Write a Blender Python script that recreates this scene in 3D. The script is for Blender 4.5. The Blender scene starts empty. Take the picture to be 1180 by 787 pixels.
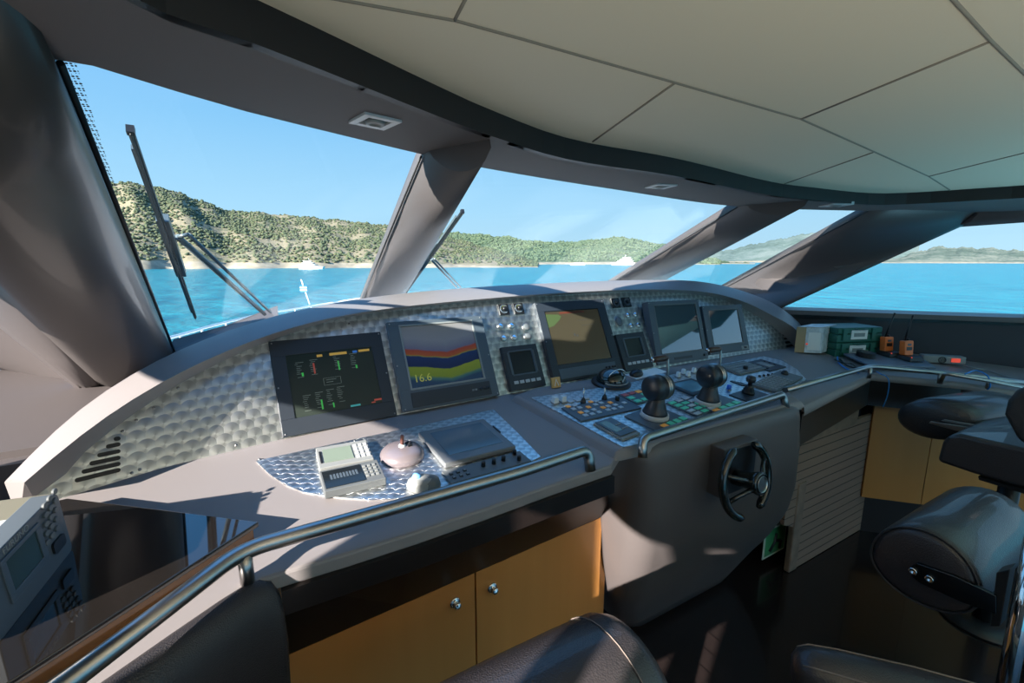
import bpy, bmesh, math, random
from mathutils import Vector as V, Matrix
random.seed(7)
SC = bpy.context.scene
COL = SC.collection
R = math.radians
# ------------------------------------------------------------------ camera, sky, sun, exposure
FPX, YAW, PIT, EYE = 524.0, R(30), R(10.0), 1.6     # boat frame: X starboard, Y towards the bow, Z up
cam_data = bpy.data.cameras.new('camera')
cam_data.sensor_width = 36
cam_data.lens = 36 * FPX / 1180
cam_data.clip_start = 0.02
cam_data.clip_end = 9000
cam = bpy.data.objects.new('camera', cam_data)
COL.objects.link(cam)
cam.location = (0, 0, EYE)
cam.rotation_euler = (R(90) - PIT, 0, -YAW)
SC.camera = cam
SC.view_settings.view_transform = 'Standard'
SC.view_settings.look = 'None'
SC.view_settings.gamma = 1.0
SC.view_settings.use_curve_mapping = False
SC.view_settings.exposure = 0.1
SUN_AZ, SUN_EL = -115.0, 23.0       # degrees clockwise from the bow, degrees above the sea
SUN_STRENGTH = 18.0
SKY_STRENGTH = 1.15
sun_data = bpy.data.lights.new('sun', 'SUN')
sun_data.energy = SUN_STRENGTH
sun_data.angle = R(0.55)
sun_data.color = (1.0, 0.93, 0.84)
sun = bpy.data.objects.new('sun', sun_data)
COL.objects.link(sun)
sdir = V((math.sin(R(SUN_AZ)) * math.cos(R(SUN_EL)), math.cos(R(SUN_AZ)) * math.cos(R(SUN_EL)), math.sin(R(SUN_EL))))
sun.rotation_euler = sdir.to_track_quat('Z', 'Y').to_euler()
sun.location = (-3, 0, 6)
# added up-facing fill lamps behind the helm: warm to port, blue to starboard
def fill_light(name, loc, aim, sx, sy, power, color):
    d = bpy.data.lights.new(name, 'AREA'); d.shape = 'RECTANGLE'; d.size = sx; d.size_y = sy; d.energy = power; d.color = color; d.spread = R(75)
    o = bpy.data.objects.new(name, d); COL.objects.link(o); o.location = loc
    o.rotation_euler = (V(aim) - V(loc)).to_track_quat('-Z', 'Y').to_euler()
fill_light('port_fill', (0.2, -1.9, .25), (0.6, -1.2, 2.0), 2.4, 1.2, 30, (1.0, 0.93, 0.80))
fill_light('starboard_fill', (3.2, -1.3, .25), (2.9, -.4, 2.0), 1.6, 1.2, 17, (0.34, 0.78, 1.0))
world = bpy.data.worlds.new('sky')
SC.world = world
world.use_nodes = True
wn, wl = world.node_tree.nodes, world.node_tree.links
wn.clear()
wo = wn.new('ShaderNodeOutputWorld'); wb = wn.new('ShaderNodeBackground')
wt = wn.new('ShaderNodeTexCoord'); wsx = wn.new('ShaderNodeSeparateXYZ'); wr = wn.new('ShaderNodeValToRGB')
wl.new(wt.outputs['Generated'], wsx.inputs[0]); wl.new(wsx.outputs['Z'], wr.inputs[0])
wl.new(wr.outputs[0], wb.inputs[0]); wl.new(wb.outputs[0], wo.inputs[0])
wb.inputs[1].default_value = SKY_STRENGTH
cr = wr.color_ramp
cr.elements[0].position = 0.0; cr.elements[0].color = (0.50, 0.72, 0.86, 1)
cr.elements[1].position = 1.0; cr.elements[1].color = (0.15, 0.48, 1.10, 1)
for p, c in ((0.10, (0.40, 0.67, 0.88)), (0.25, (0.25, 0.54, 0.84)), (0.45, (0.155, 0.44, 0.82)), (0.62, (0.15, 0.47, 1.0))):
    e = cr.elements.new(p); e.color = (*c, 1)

# ------------------------------------------------------------------ reading distances off the photograph
def ray(x, y):
    u = (x - 590) / FPX; v = (y - 393.5) / FPX
    f = math.cos(PIT) - v * math.sin(PIT); d = math.sin(PIT) + v * math.cos(PIT)
    return V((u * math.cos(YAW) + f * math.sin(YAW), -u * math.sin(YAW) + f * math.cos(YAW), -d))
O = V((0, 0, EYE))
def onplane(x, y, p, n):
    r = ray(x, y); n = V(n)
    return O + r * ((V(p) - O).dot(n) / r.dot(n))
def atZ(x, y, z): return onplane(x, y, (0, 0, z), (0, 0, 1))
def atY(x, y, Y): return onplane(x, y, (0, Y, 0), (0, 1, 0))
def atX(x, y, X): return onplane(x, y, (X, 0, 0), (1, 0, 0))
def plane3(a, b, c):
    a, b, c = V(a), V(b), V(c)
    return a, (b - a).cross(c - a).normalized()
SL = 0.12                                         # slope of the desk
DN = V((0, -SL, 1)).normalized()
def desk(x, y, h=0.0): return onplane(x, y, V((0, 1.6, 1.05)) + DN * h, DN)
def desk_z(Y, h=0.0): return 1.05 - (1.6 - Y) * SL + h
TAU = R(26)                                       # the instrument panel leans forward
JX = [(-0.75, 1.30), (-0.43, 1.448), (-0.24, 1.507), (0.065, 1.552), (0.436, 1.583), (0.968, 1.605), (1.7, 1.615), (2.56, 1.617), (3.06, 1.60), (3.4, 1.57)]
def lerp_tab(tab, x):
    if x <= tab[0][0]:
        (x0, y0), (x1, y1) = tab[0], tab[1]
    elif x >= tab[-1][0]:
        (x0, y0), (x1, y1) = tab[-2], tab[-1]
    else:
        for (x0, y0), (x1, y1) in zip(tab, tab[1:]):
            if x0 <= x <= x1: break
    return y0 + (y1 - y0) * (x - x0) / (x1 - x0)
def panel_frame(X):
    e = 0.12
    t = V((2 * e, lerp_tab(JX, X + e) - lerp_tab(JX, X - e), 0)).normalized()
    up = V((0, math.sin(TAU), math.cos(TAU)))
    up = (up - t * up.dot(t)).normalized()
    n = t.cross(up)                                # towards the helmsman
    return V((X, lerp_tab(JX, X), 1.05)), t, up, n
def panel(x, y, h=0.0):
    X = 1.0
    for k in range(12):
        p, t, up, n = panel_frame(X)
        q = onplane(x, y, p + n * h, n)
        Xj = q.x
        # slide back down the slope to the junction
        s = (q - p).dot(t)
        X = X + s * t.x
        if abs(s) < 1e-5: break
    return q

# ------------------------------------------------------------------ materials
def mat(name, color=(0.5, 0.5, 0.5), rough=0.5, metal=0.0, emit=None, estr=1.0, spec=0.5, bump=None, var=None, coat=0.0, aniso=0.0):
    m = bpy.data.materials.new(name); m.use_nodes = True
    nt = m.node_tree; n, l = nt.nodes, nt.links
    b = n['Principled BSDF']
    b.inputs['Base Color'].default_value = (*color, 1)
    b.inputs['Roughness'].default_value = rough
    b.inputs['Metallic'].default_value = metal
    b.inputs['Specular IOR Level'].default_value = spec
    b.inputs['Coat Weight'].default_value = coat
    if emit:
        b.inputs['Emission Color'].default_value = (*emit, 1); b.inputs['Emission Strength'].default_value = estr
    if bump or var:
        tc = n.new('ShaderNodeTexCoord')
    if bump:
        sc, st, kind = bump
        if kind == 'noise':
            t = n.new('ShaderNodeTexNoise'); t.inputs['Scale'].default_value = sc; t.inputs['Detail'].default_value = 4
            o = t.outputs['Fac']
        else:
            t = n.new('ShaderNodeTexVoronoi'); t.inputs['Scale'].default_value = sc
            o = t.outputs['Distance']
        l.new(tc.outputs['Object'], t.inputs['Vector'])
        bp = n.new('ShaderNodeBump'); bp.inputs['Strength'].default_value = st; bp.inputs['Distance'].default_value = 0.002
        l.new(o, bp.inputs['Height']); l.new(bp.outputs[0], b.inputs['Normal'])
    if var:
        sc, amt = var
        t = n.new('ShaderNodeTexNoise'); t.inputs['Scale'].default_value = sc; t.inputs['Detail'].default_value = 5
        l.new(tc.outputs['Object'], t.inputs['Vector'])
        r = n.new('ShaderNodeValToRGB')
        r.color_ramp.elements[0].position = .3; r.color_ramp.elements[1].position = .7
        r.color_ramp.elements[0].color = (*[c * (1 - amt) for c in color], 1)
        r.color_ramp.elements[1].color = (*[min(1, c * (1 + amt)) for c in color], 1)
        l.new(t.outputs['Fac'], r.inputs[0]); l.new(r.outputs[0], b.inputs['Base Color'])
    return m
def nmath(n, l, op, a, b=None):
    m = n.new('ShaderNodeMath'); m.operation = op
    for i, v in enumerate((a, b)):
        if v is None: continue
        if isinstance(v, (int, float)): m.inputs[i].default_value = v
        else: l.new(v, m.inputs[i])
    return m.outputs[0]
def engine_turned(name, ax, cell=0.036, rot=0.0, k=0.0045):
    """overlapping polished discs on bare metal"""
    m = bpy.data.materials.new(name); m.use_nodes = True
    n, l = m.node_tree.nodes, m.node_tree.links
    b = n['Principled BSDF']
    b.inputs['Metallic'].default_value = 1.0
    b.inputs['Roughness'].default_value = 0.38
    tc = n.new('ShaderNodeTexCoord'); sp = n.new('ShaderNodeSeparateXYZ')
    mp = n.new('ShaderNodeMapping'); mp.inputs['Rotation'].default_value = (0, 0, rot) if ax == 'Y' else (0, rot, 0)
    l.new(tc.outputs['Object'], mp.inputs[0]); l.new(mp.outputs[0], sp.inputs[0])
    p = 0.66; RR = 0.60
    x = nmath(n, l, 'DIVIDE', sp.outputs['X'], cell)
    y = nmath(n, l, 'DIVIDE', sp.outputs[ax], cell * p)
    row = nmath(n, l, 'FLOOR', y)
    fy = nmath(n, l, 'FRACT', y)
    half = nmath(n, l, 'MULTIPLY', row, 0.5)
    fx1 = nmath(n, l, 'SUBTRACT', nmath(n, l, 'FRACT', nmath(n, l, 'ADD', x, half)), 0.5)
    fx2 = nmath(n, l, 'SUBTRACT', nmath(n, l, 'FRACT', nmath(n, l, 'ADD', nmath(n, l, 'ADD', x, half), 0.5)), 0.5)
    dy1 = nmath(n, l, 'MULTIPLY', nmath(n, l, 'ADD', fy, -0.5), p)
    dy2 = nmath(n, l, 'MULTIPLY', nmath(n, l, 'ADD', fy, 0.5), p)
    sq = lambda q: nmath(n, l, 'MULTIPLY', q, q)
    d1 = nmath(n, l, 'ADD', sq(fx1), sq(dy1)); d2 = nmath(n, l, 'ADD', sq(fx2), sq(dy2))
    top = nmath(n, l, 'LESS_THAN', d2, RR * RR)
    def pick(u, v): return nmath(n, l, 'ADD', nmath(n, l, 'MULTIPLY', top, u), nmath(n, l, 'MULTIPLY', nmath(n, l, 'SUBTRACT', 1.0, top), v))
    rr2 = pick(d2, d1); px_ = pick(fx2, fx1); py_ = pick(dy2, dy1)
    no = n.new('ShaderNodeTexNoise'); no.inputs['Scale'].default_value = 120; no.inputs['Detail'].default_value = 3
    l.new(tc.outputs['Object'], no.inputs['Vector'])
    hgt = nmath(n, l, 'ADD', nmath(n, l, 'SUBTRACT', 0.5, nmath(n, l, 'MULTIPLY', rr2, 1.1)), nmath(n, l, 'MULTIPLY', no.outputs['Fac'], 0.10))
    bp = n.new('ShaderNodeBump'); bp.inputs['Strength'].default_value = 0.8; bp.inputs['Distance'].default_value = k
    l.new(hgt, bp.inputs['Height']); l.new(bp.outputs[0], b.inputs['Normal'])
    ramp = n.new('ShaderNodeValToRGB')
    ramp.color_ramp.elements[0].color = (0.42, 0.43, 0.44, 1); ramp.color_ramp.elements[1].color = (0.82, 0.83, 0.82, 1)
    ramp.color_ramp.elements[1].position = 0.9
    ang = nmath(n, l, 'ARCTAN2', py_, px_)
    bow = nmath(n, l, 'ADD', nmath(n, l, 'MULTIPLY', nmath(n, l, 'COSINE', nmath(n, l, 'ADD', nmath(n, l, 'MULTIPLY', ang, 2.0), 0.7)), 0.35), 0.5)  # bow-tie highlight of each disc is put into the base colour
    l.new(bow, ramp.inputs[0])
    l.new(ramp.outputs[0], b.inputs['Base Color'])
    return m
def planks(name, c1, c2, width, ax, rough=0.4, gap=0.03, dirx=(1, 0), grain=40, bumpd=0.003, coat=0.0, lines=True):
    """boards with dark joints, coordinate ax across the boards"""
    m = bpy.data.materials.new(name); m.use_nodes = True
    n, l = m.node_tree.nodes, m.node_tree.links
    b = n['Principled BSDF']; b.inputs['Roughness'].default_value = rough; b.inputs['Coat Weight'].default_value = coat
    tc = n.new('ShaderNodeTexCoord'); sp = n.new('ShaderNodeSeparateXYZ'); l.new(tc.outputs['Object'], sp.inputs[0])
    y = nmath(n, l, 'DIVIDE', sp.outputs[ax], width)
    fr = nmath(n, l, 'FRACT', y)
    g = nmath(n, l, 'LESS_THAN', fr, gap)
    mp = n.new('ShaderNodeMapping')
    sc = {'X': (1, .06, .06), 'Y': (.06, 1, .06), 'Z': (.06, .06, 1)}[ax]
    mp.inputs['Scale'].default_value = sc
    l.new(tc.outputs['Object'], mp.inputs[0])
    no = n.new('ShaderNodeTexNoise'); no.inputs['Scale'].default_value = grain; no.inputs['Detail'].default_value = 6
    l.new(mp.outputs[0], no.inputs['Vector'])
    mx = n.new('ShaderNodeMix'); mx.data_type = 'RGBA'
    mx.inputs[6].default_value = (*c1, 1); mx.inputs[7].default_value = (*c2, 1)
    l.new(no.outputs['Fac'], mx.inputs[0])
    last = mx.outputs[2]
    if lines:
        m2 = n.new('ShaderNodeMix'); m2.data_type = 'RGBA'
        m2.inputs[7].default_value = (*[c * 0.25 for c in c1], 1)
        l.new(g, m2.inputs[0]); l.new(last, m2.inputs[6]); last = m2.outputs[2]
        bp = n.new('ShaderNodeBump'); bp.inputs['Distance'].default_value = bumpd
        l.new(nmath(n, l, 'SUBTRACT', 1.0, g), bp.inputs['Height']); l.new(bp.outputs[0], b.inputs['Normal'])
    l.new(last, b.inputs['Base Color'])
    return m
def pane_mat(name, tint=(0.93, 0.97, 0.98), refl=0.03):
    m = bpy.data.materials.new(name); m.use_nodes = True
    n, l = m.node_tree.nodes, m.node_tree.links
    n.clear()
    o = n.new('ShaderNodeOutputMaterial'); t = n.new('ShaderNodeBsdfTransparent'); g = n.new('ShaderNodeBsdfGlossy')
    t.inputs[0].default_value = (*tint, 1); g.inputs['Roughness'].default_value = 0.02
    mx = n.new('ShaderNodeMixShader'); lw = n.new('ShaderNodeLayerWeight'); lw.inputs[0].default_value = 0.5
    fac = nmath(n, l, 'ADD', nmath(n, l, 'MULTIPLY', nmath(n, l, 'POWER', lw.outputs['Facing'], 5.0), refl * 6), 0.012)
    l.new(fac, mx.inputs[0]); l.new(t.outputs[0], mx.inputs[1]); l.new(g.outputs[0], mx.inputs[2])
    l.new(mx.outputs[0], o.inputs[0])
    return m
M = {}
M['trim'] = mat('painted_taupe', (0.100, 0.086, 0.085), 0.42, bump=(900, .15, 'noise'))
M['soffit'] = mat('taupe_suede', (0.105, 0.092, 0.092), 0.7, bump=(700, .2, 'noise'))
M['darktrim'] = mat('dark_brown_trim', (0.014, 0.010, 0.010), 0.5)
M['fascia'] = mat('wenge_fascia', (0.013, 0.009, 0.008), 0.33, var=(6, .25))
M['cream'] = mat('cream_headliner', (0.64, 0.59, 0.46), 0.75, bump=(60, .06, 'noise'))
M['seam'] = mat('headliner_seam', (0.22, 0.20, 0.16), 0.8)
M['deskm'] = mat('taupe_desk', (0.222, 0.200, 0.198), 0.5, bump=(1200, .12, 'noise'))
M['leather'] = mat('dark_grained_leather', (0.028, 0.025, 0.027), 0.42, bump=(420, .45, 'voronoi'))
M['leather_seat'] = mat('black_seat_leather', (0.036, 0.031, 0.034), 0.36, bump=(260, .4, 'voronoi'), coat=.3)
M['stitch'] = mat('pale_stitching', (0.20, 0.16, 0.14), 0.7)
M['panelmetal'] = engine_turned('engine_turned_panel', 'Z', 0.040)
M['platemetal'] = engine_turned('engine_turned_plate', 'Y', 0.034, R(25), k=.0016)
M['steel'] = mat('brushed_steel', (0.40, 0.39, 0.38), 0.30, 1.0, bump=(300, .05, 'noise'))
M['chrome'] = mat('chrome', (0.75, 0.75, 0.76), 0.08, 1.0)
M['wood'] = planks('honey_maple', (0.50, 0.205, 0.050), (0.60, 0.27, 0.08), 0.19, 'X', 0.32, grain=14, lines=False, coat=.2)
M['wood_side'] = planks('honey_maple_side', (0.46, 0.19, 0.042), (0.56, 0.255, 0.07), 0.19, 'Y', 0.35, grain=14, lines=False)
M['teak'] = planks('weathered_teak', (0.20, 0.125, 0.085), (0.28, 0.18, 0.125), 0.047, 'Z', 0.6, gap=.10, grain=30)
M['teak_edge'] = mat('teak_edge', (0.20, 0.135, 0.095), 0.6, var=(20, .2))
M['floor'] = planks('dark_floor_boards', (0.012, 0.009, 0.009), (0.022, 0.015, 0.014), 0.085, 'X', 0.20, gap=.05, coat=.2, grain=40)
M['black'] = mat('black_plastic', (0.012, 0.012, 0.014), 0.38)
M['bezel'] = mat('black_bezel', (0.024, 0.031, 0.042), 0.42)
M['bezel2'] = mat('grey_bezel', (0.075, 0.098, 0.122), 0.42)
M['greyplastic'] = mat('grey_plastic', (0.12, 0.13, 0.135), 0.5)
M['lightgrey'] = mat('light_grey_plastic', (0.24, 0.25, 0.245), 0.45)
M['white'] = mat('white_plastic', (0.50, 0.51, 0.52), 0.4)
M['paper'] = mat('paper', (0.78, 0.78, 0.76), 0.8)
M['screen'] = mat('dark_screen', (0.012, 0.016, 0.020), 0.09)
M['screen_off'] = mat('switched_off_screen', (0.012, 0.030, 0.045), 0.04, coat=1.0, spec=1.0)
M['screen_off'].node_tree.nodes['Principled BSDF'].inputs['Coat IOR'].default_value = 2.0
M['silverdome'] = mat('pearl_grey_dome', (0.23, 0.195, 0.21), 0.25, 0.3)
M['key_white'] = mat('white_key', (0.50, 0.56, 0.60), 0.4)
M['key_orange'] = mat('amber_key', (0.85, 0.38, 0.06), 0.4, emit=(1, .4, .05), estr=.08)
M['key_green'] = mat('green_key', (0.08, 0.48, 0.33), 0.4, emit=(.1, .8, .5), estr=.06)
M['key_red'] = mat('red_key', (0.55, 0.10, 0.09), 0.4)
M['orange'] = mat('orange_plastic', (0.83, 0.19, 0.04), 0.42)
M['greencase'] = mat('dark_green_plastic', (0.012, 0.115, 0.085), 0.45, bump=(300, .1, 'noise'))
M['card'] = mat('cardboard', (0.42, 0.30, 0.17), 0.8)
M['blue'] = mat('blue_plastic', (0.03, 0.16, 0.75), 0.35)
M['bluecable'] = mat('blue_cable', (0.02, 0.22, 0.62), 0.4)
M['red'] = mat('red_lamp', (0.8, 0.05, 0.03), 0.3, emit=(1, .1, .05), estr=.5)
M['glassblack'] = mat('smoked_glass_top', (0.012, 0.010, 0.009), 0.03, coat=1.0, spec=.9)
M['amber_edge'] = mat('amber_glass_edge', (0.20, 0.075, 0.02), 0.12, coat=.6)
M['pane'] = pane_mat('window_glass')
M['clear'] = mat('clear_plastic', (0.75, 0.80, 0.82), 0.1)
M['rubber'] = mat('wiper_rubber', (0.015, 0.018, 0.02), 0.5)
M['wiper'] = mat('wiper_metal', (0.16, 0.20, 0.22), 0.35, .5)
M['gel'] = mat('white_gelcoat', (0.8, 0.8, 0.78), 0.25)

# ------------------------------------------------------------------ mesh helpers
class Fr:
    def __init__(s, o, u, v, n=None):
        s.o = V(o); s.u = V(u).normalized()
        v = V(v); v = (v - s.u * v.dot(s.u)).normalized()
        s.v = v; s.n = s.u.cross(v) if n is None else V(n)
    def P(s, a, b, c=0): return s.o + s.u * a + s.v * b + s.n * c
    def at(s, a, b, c=0): return Fr(s.P(a, b, c), s.u, s.v)
    def rot(s, ang):
        c, k = math.cos(ang), math.sin(ang)
        return Fr(s.o, s.u * c + s.v * k, s.v * c - s.u * k)
WORLD = Fr((0, 0, 0), (1, 0, 0), (0, 1, 0))
class MB:
    def __init__(s): s.v = []; s.f = []; s.mi = []; s.sm = []
    def face(s, idx, m=0, smooth=False): s.f.append(idx); s.mi.append(m); s.sm.append(smooth)
    def add(s, pts): k = len(s.v); s.v += [V(p) for p in pts]; return k
    def box(s, fr, a0, a1, b0, b1, c0, c1, m=0):
        return s.prism(fr, [(a0, b0), (a1, b0), (a1, b1), (a0, b1)], c0, c1, m)
    def prism(s, fr, pts, c0, c1, m=0, inset=0.0, top=None):
        n = len(pts)
        k = s.add([fr.P(a, b, c0) for a, b in pts])
        if inset:
            ca = sum(p[0] for p in pts) / n; cb = sum(p[1] for p in pts) / n
            wa = max(abs(p[0] - ca) for p in pts); wb = max(abs(p[1] - cb) for p in pts)
            pts2 = [(ca + (p[0] - ca) * (1 - inset / wa), cb + (p[1] - cb) * (1 - inset / wb)) for p in pts]
        else: pts2 = pts
        s.add([fr.P(a, b, c1) for a, b in pts2])
        s.face(list(range(k + n - 1, k - 1, -1)), m); s.face(list(range(k + n, k + 2 * n)), m if top is None else top)
        for i in range(n):
            j = (i + 1) % n
            s.face([k + i, k + j, k + n + j, k + n + i], m)
        return s
    def solid(s, bottom, top, m=0):
        """prism between two 3-D outlines"""
        n = len(bottom); k = s.add(bottom); s.add(top)
        s.face(list(range(k + n - 1, k - 1, -1)), m); s.face(list(range(k + n, k + 2 * n)), m)
        for i in range(n):
            j = (i + 1) % n
            s.face([k + i, k + j, k + n + j, k + n + i], m)
        return s
    def quad(s, a, b, c, d, m=0): k = s.add([a, b, c, d]); s.face([k, k + 1, k + 2, k + 3], m); return s
    def flat(s, fr, a0, a1, b0, b1, c, m=0):
        return s.quad(fr.P(a0, b0, c), fr.P(a1, b0, c), fr.P(a1, b1, c), fr.P(a0, b1, c), m)
    def rings(s, rings, m=0, closed=True, caps=True, smooth=True):
        n = len(rings[0]); k = len(s.v)
        for r in rings: s.add(r)
        for i in range(len(rings) - 1):
            for j in range(n if closed else n - 1):
                j2 = (j + 1) % n
                a = k + i * n
                s.face([a + j, a + j2, a + n + j2, a + n + j], m, smooth)
        if caps and closed:
            s.face(list(range(k + n - 1, k - 1, -1)), m); e = k + (len(rings) - 1) * n
            s.face(list(range(e, e + n)), m)
        return s
    def tube(s, path, r, m=0, seg=12, caps=True, smooth=True):
        path = [V(p) for p in path]; rr = r if isinstance(r, (list, tuple)) else [r] * len(path)
        rings = []; prev = None
        for i, p in enumerate(path):
            t = (path[min(i + 1, len(path) - 1)] - path[max(i - 1, 0)]).normalized()
            if prev is None:
                a = V((0, 0, 1)) if abs(t.z) < .9 else V((1, 0, 0))
                u = t.cross(a).normalized()
            else:
                u = (prev - t * prev.dot(t)).normalized()
            prev = u; w = t.cross(u)
            rings.append([p + (u * math.cos(q) + w * math.sin(q)) * rr[i] for q in [2 * math.pi * k / seg for k in range(seg)]])
        return s.rings(rings, m, True, caps, smooth)
    def lathe(s, fr, prof, m=0, seg=24, smooth=True, sx=1.0, sy=1.0):
        rings = [[fr.P(r * sx * math.cos(q), r * sy * math.sin(q), z) for q in [2 * math.pi * k / seg for k in range(seg)]] for r, z in prof]
        return s.rings(rings, m, True, True, smooth)
    def build(s, name, mats, parent=None, bevel=0.0, seg=2, label=None, subsurf=0, sharp=None, fix=True):
        me = bpy.data.meshes.new(name)
        off = V((0, 0, 0)); p = parent
        while p is not None: off += p.location; p = p.parent
        me.from_pydata([tuple(v - off) for v in s.v], [], s.f)
        if not isinstance(mats, (list, tuple)): mats = [mats]
        for m in mats: me.materials.append(M[m] if isinstance(m, str) else m)
        for i, pl in enumerate(me.polygons):
            pl.material_index = s.mi[i]; pl.use_smooth = s.sm[i]
        me.validate(); me.update()
        if fix:
            bm = bmesh.new(); bm.from_mesh(me); bmesh.ops.recalc_face_normals(bm, faces=bm.faces); bm.to_mesh(me); bm.free()
        o = bpy.data.objects.new(name, me); COL.objects.link(o)
        if parent is not None: o.parent = parent
        if bevel:
            b = o.modifiers.new('bevel', 'BEVEL'); b.width = bevel; b.segments = seg; b.limit_method = 'ANGLE'; b.angle_limit = R(35)
            if sharp is None:
                for pl in me.polygons: pl.use_smooth = True
                w = o.modifiers.new('wn', 'WEIGHTED_NORMAL'); w.keep_sharp = False
        if subsurf:
            b = o.modifiers.new('sub', 'SUBSURF'); b.levels = subsurf; b.render_levels = subsurf
        if label: o['label'] = label
        return o
def tag(o, label, cat, group=None):
    o['label'] = label; o['category'] = cat
    if group: o['group'] = group
    return o
def struct(o): o['kind'] = 'structure'; return o
def thing(name, loc, label, cat, group=None):
    o = bpy.data.objects.new(name, None); COL.objects.link(o); o.location = V(loc); o.empty_display_size = .02
    return tag(o, label, cat, group)
def fit(cs, proj):
    """a right-angled frame through four corner pixels (top left, top right, bottom right, bottom left): frame at centre, width, height"""
    a, b, c, d = [proj(*p) for p in cs]
    o = (a + b + c + d) / 4
    u = ((b - a) + (c - d)).normalized(); v = ((a - d) + (b - c)).normalized()
    w = ((b - a).length + (c - d).length) / 2; h = ((a - d).length + (b - c).length) / 2
    v = (v - u * v.dot(u)).normalized()
    return Fr(o, u, v), w, h
def rrect(a0, a1, b0, b1, r, k=4):
    pts = []
    for cx, cy, q0 in ((a1 - r, b0 + r, -90), (a1 - r, b1 - r, 0), (a0 + r, b1 - r, 90), (a0 + r, b0 + r, 180)):
        for i in range(k + 1):
            q = R(q0 + 90 * i / k); pts.append((cx + r * math.cos(q), cy + r * math.sin(q)))
    return pts
def smooth_path(pts, n=6):
    """Catmull-Rom through the points"""
    pts = [V(p) for p in pts]; out = []
    P = [pts[0] * 2 - pts[1]] + pts + [pts[-1] * 2 - pts[-2]]
    for i in range(1, len(P) - 2):
        for k in range(n):
            t = k / n
            a, b, c, d = P[i - 1], P[i], P[i + 1], P[i + 2]
            out.append(0.5 * ((2 * b) + (c - a) * t + (2 * a - 5 * b + 4 * c - d) * t * t + (3 * b - a - 3 * c + d) * t ** 3))
    out.append(pts[-1]); return out
def rounded_path(pts, r, n=6):
    """polyline with rounded corners"""
    pts = [V(p) for p in pts]; out = [pts[0]]
    for a, b, c in zip(pts, pts[1:], pts[2:]):
        d1 = (a - b); d2 = (c - b); rr = min(r, d1.length * .49, d2.length * .49)
        p, q = b + d1.normalized() * rr, b + d2.normalized() * rr
        for k in range(n + 1):
            t = k / n; out.append(p * (1 - t) ** 2 + b * 2 * t * (1 - t) + q * t * t)
    out.append(pts[-1]); return out
def lettering(text, fr, size, m, parent, align='LEFT', name='lettering', extr=0.0004):
    cu = bpy.data.curves.new(name, 'FONT'); cu.body = text; cu.size = size; cu.extrude = extr; cu.align_x = align
    t = bpy.data.objects.new(name, cu); COL.objects.link(t)
    dg = bpy.context.evaluated_depsgraph_get()
    me = bpy.data.meshes.new_from_object(t.evaluated_get(dg))
    bpy.data.objects.remove(t)
    off = V((0, 0, 0)); p = parent
    while p is not None: off += p.location; p = p.parent
    for v in me.vertices: v.co = fr.P(v.co.x, v.co.y, v.co.z) - off
    me.materials.clear(); me.materials.append(M[m])
    o = bpy.data.objects.new(name, me); COL.objects.link(o); o.parent = parent
    return o
# ================================================================== THE SETTING
ZS, ZC = 1.88, 1.935                              # soffit and headliner heights
def resample(pts, n):
    L = [0]
    for a, b in zip(pts, pts[1:]): L.append(L[-1] + (V(b) - V(a)).length)
    out = []
    for k in range(n):
        t = L[-1] * k / (n - 1)
        for i in range(len(pts) - 1):
            if t <= L[i + 1] + 1e-9:
                out.append(V(pts[i]).lerp(V(pts[i + 1]), (t - L[i]) / max(1e-9, L[i + 1] - L[i]))); break
    return out
# --- windscreen reference points
T0, T1, T2, T3 = atZ(62, 66, ZS), atZ(487, 178, ZS), atZ(850, 238, ZS), atZ(1000, 243, ZS)
B0 = atY(197, 402, 2.6)
G1 = plane3(T0, T1, B0)
A1 = onplane(420, 340, *G1)
G2 = plane3(atZ(560, 194, ZS), T2, onplane(468, 338, *G1))
A2 = onplane(712, 322, *G2)
G3 = plane3(T2, T3, A2)
A3 = onplane(838, 330, *G3)
def g1(x, y, h=0): return onplane(x, y, G1[0] + V((0, .34, .94)) * h, G1[1])
def g2(x, y, h=0): return onplane(x, y, G2[0] + V((0, .34, .94)) * h, G2[1])
WR = (V((3.3, 1.85, 0)), V((1.01, .8, 0)).normalized())      # right side wall
def wallR(x, y, h=0): return onplane(x, y, WR[0] - WR[1] * h, WR[1])
# --- floor
mb = MB(); mb.box(WORLD, -2.2, 5.2, -3.2, 3.4, -0.05, 0.0)
struct(mb.build('floor', 'floor'))
# --- soffit with its aft lip, headliner
outer_px = [(-60, 28), (62, 66), (270, 125), (487, 178), (560, 194), (700, 217), (850, 238), (1000, 243)]
outer = [atZ(x, y, ZS) for x, y in outer_px] + [V((3.75, .95, ZS)), V((4.05, .2, ZS))]
outer = [V((-1.37, -.3, ZS)), V((-1.37, 1.25, ZS)), V((-.95, 1.15, ZS)), V((-.5, 1.0, ZS))] + outer[1:]
inner_px = [(158, 0), (280, 45), (400, 92), (490, 128), (570, 158), (661, 185), (780, 203), (882, 224), (932, 230), (1017, 236), (1146, 230), (1180, 228)]
inner = [atZ(x, y, ZS) for x, y in inner_px] + [V((3.2, .1, ZS))]
inner = [V((-1.0, -.3, ZS)), V((-.5, .12, ZS)), V((-.28, .45, ZS))] + inner
outer_s = resample(outer[:4], 14)[:-1] + resample(smooth_path(outer[3:], 5), 47); inner_s = resample(smooth_path(inner, 5), 60)
mb = MB()
for i in range(59):
    mb.quad(inner_s[i], inner_s[i + 1], outer_s[i + 1], outer_s[i])
    up = V((0, 0, .10))
    mb.quad(outer_s[i], outer_s[i + 1], outer_s[i + 1] + up, outer_s[i] + up)
    mb.quad(outer_s[i] + up, outer_s[i + 1] + up, inner_s[i + 1] + up, inner_s[i] + up)
o = mb.build('trim_soffit', 'soffit'); o.name = 'trim_1'; struct(o)
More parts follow.
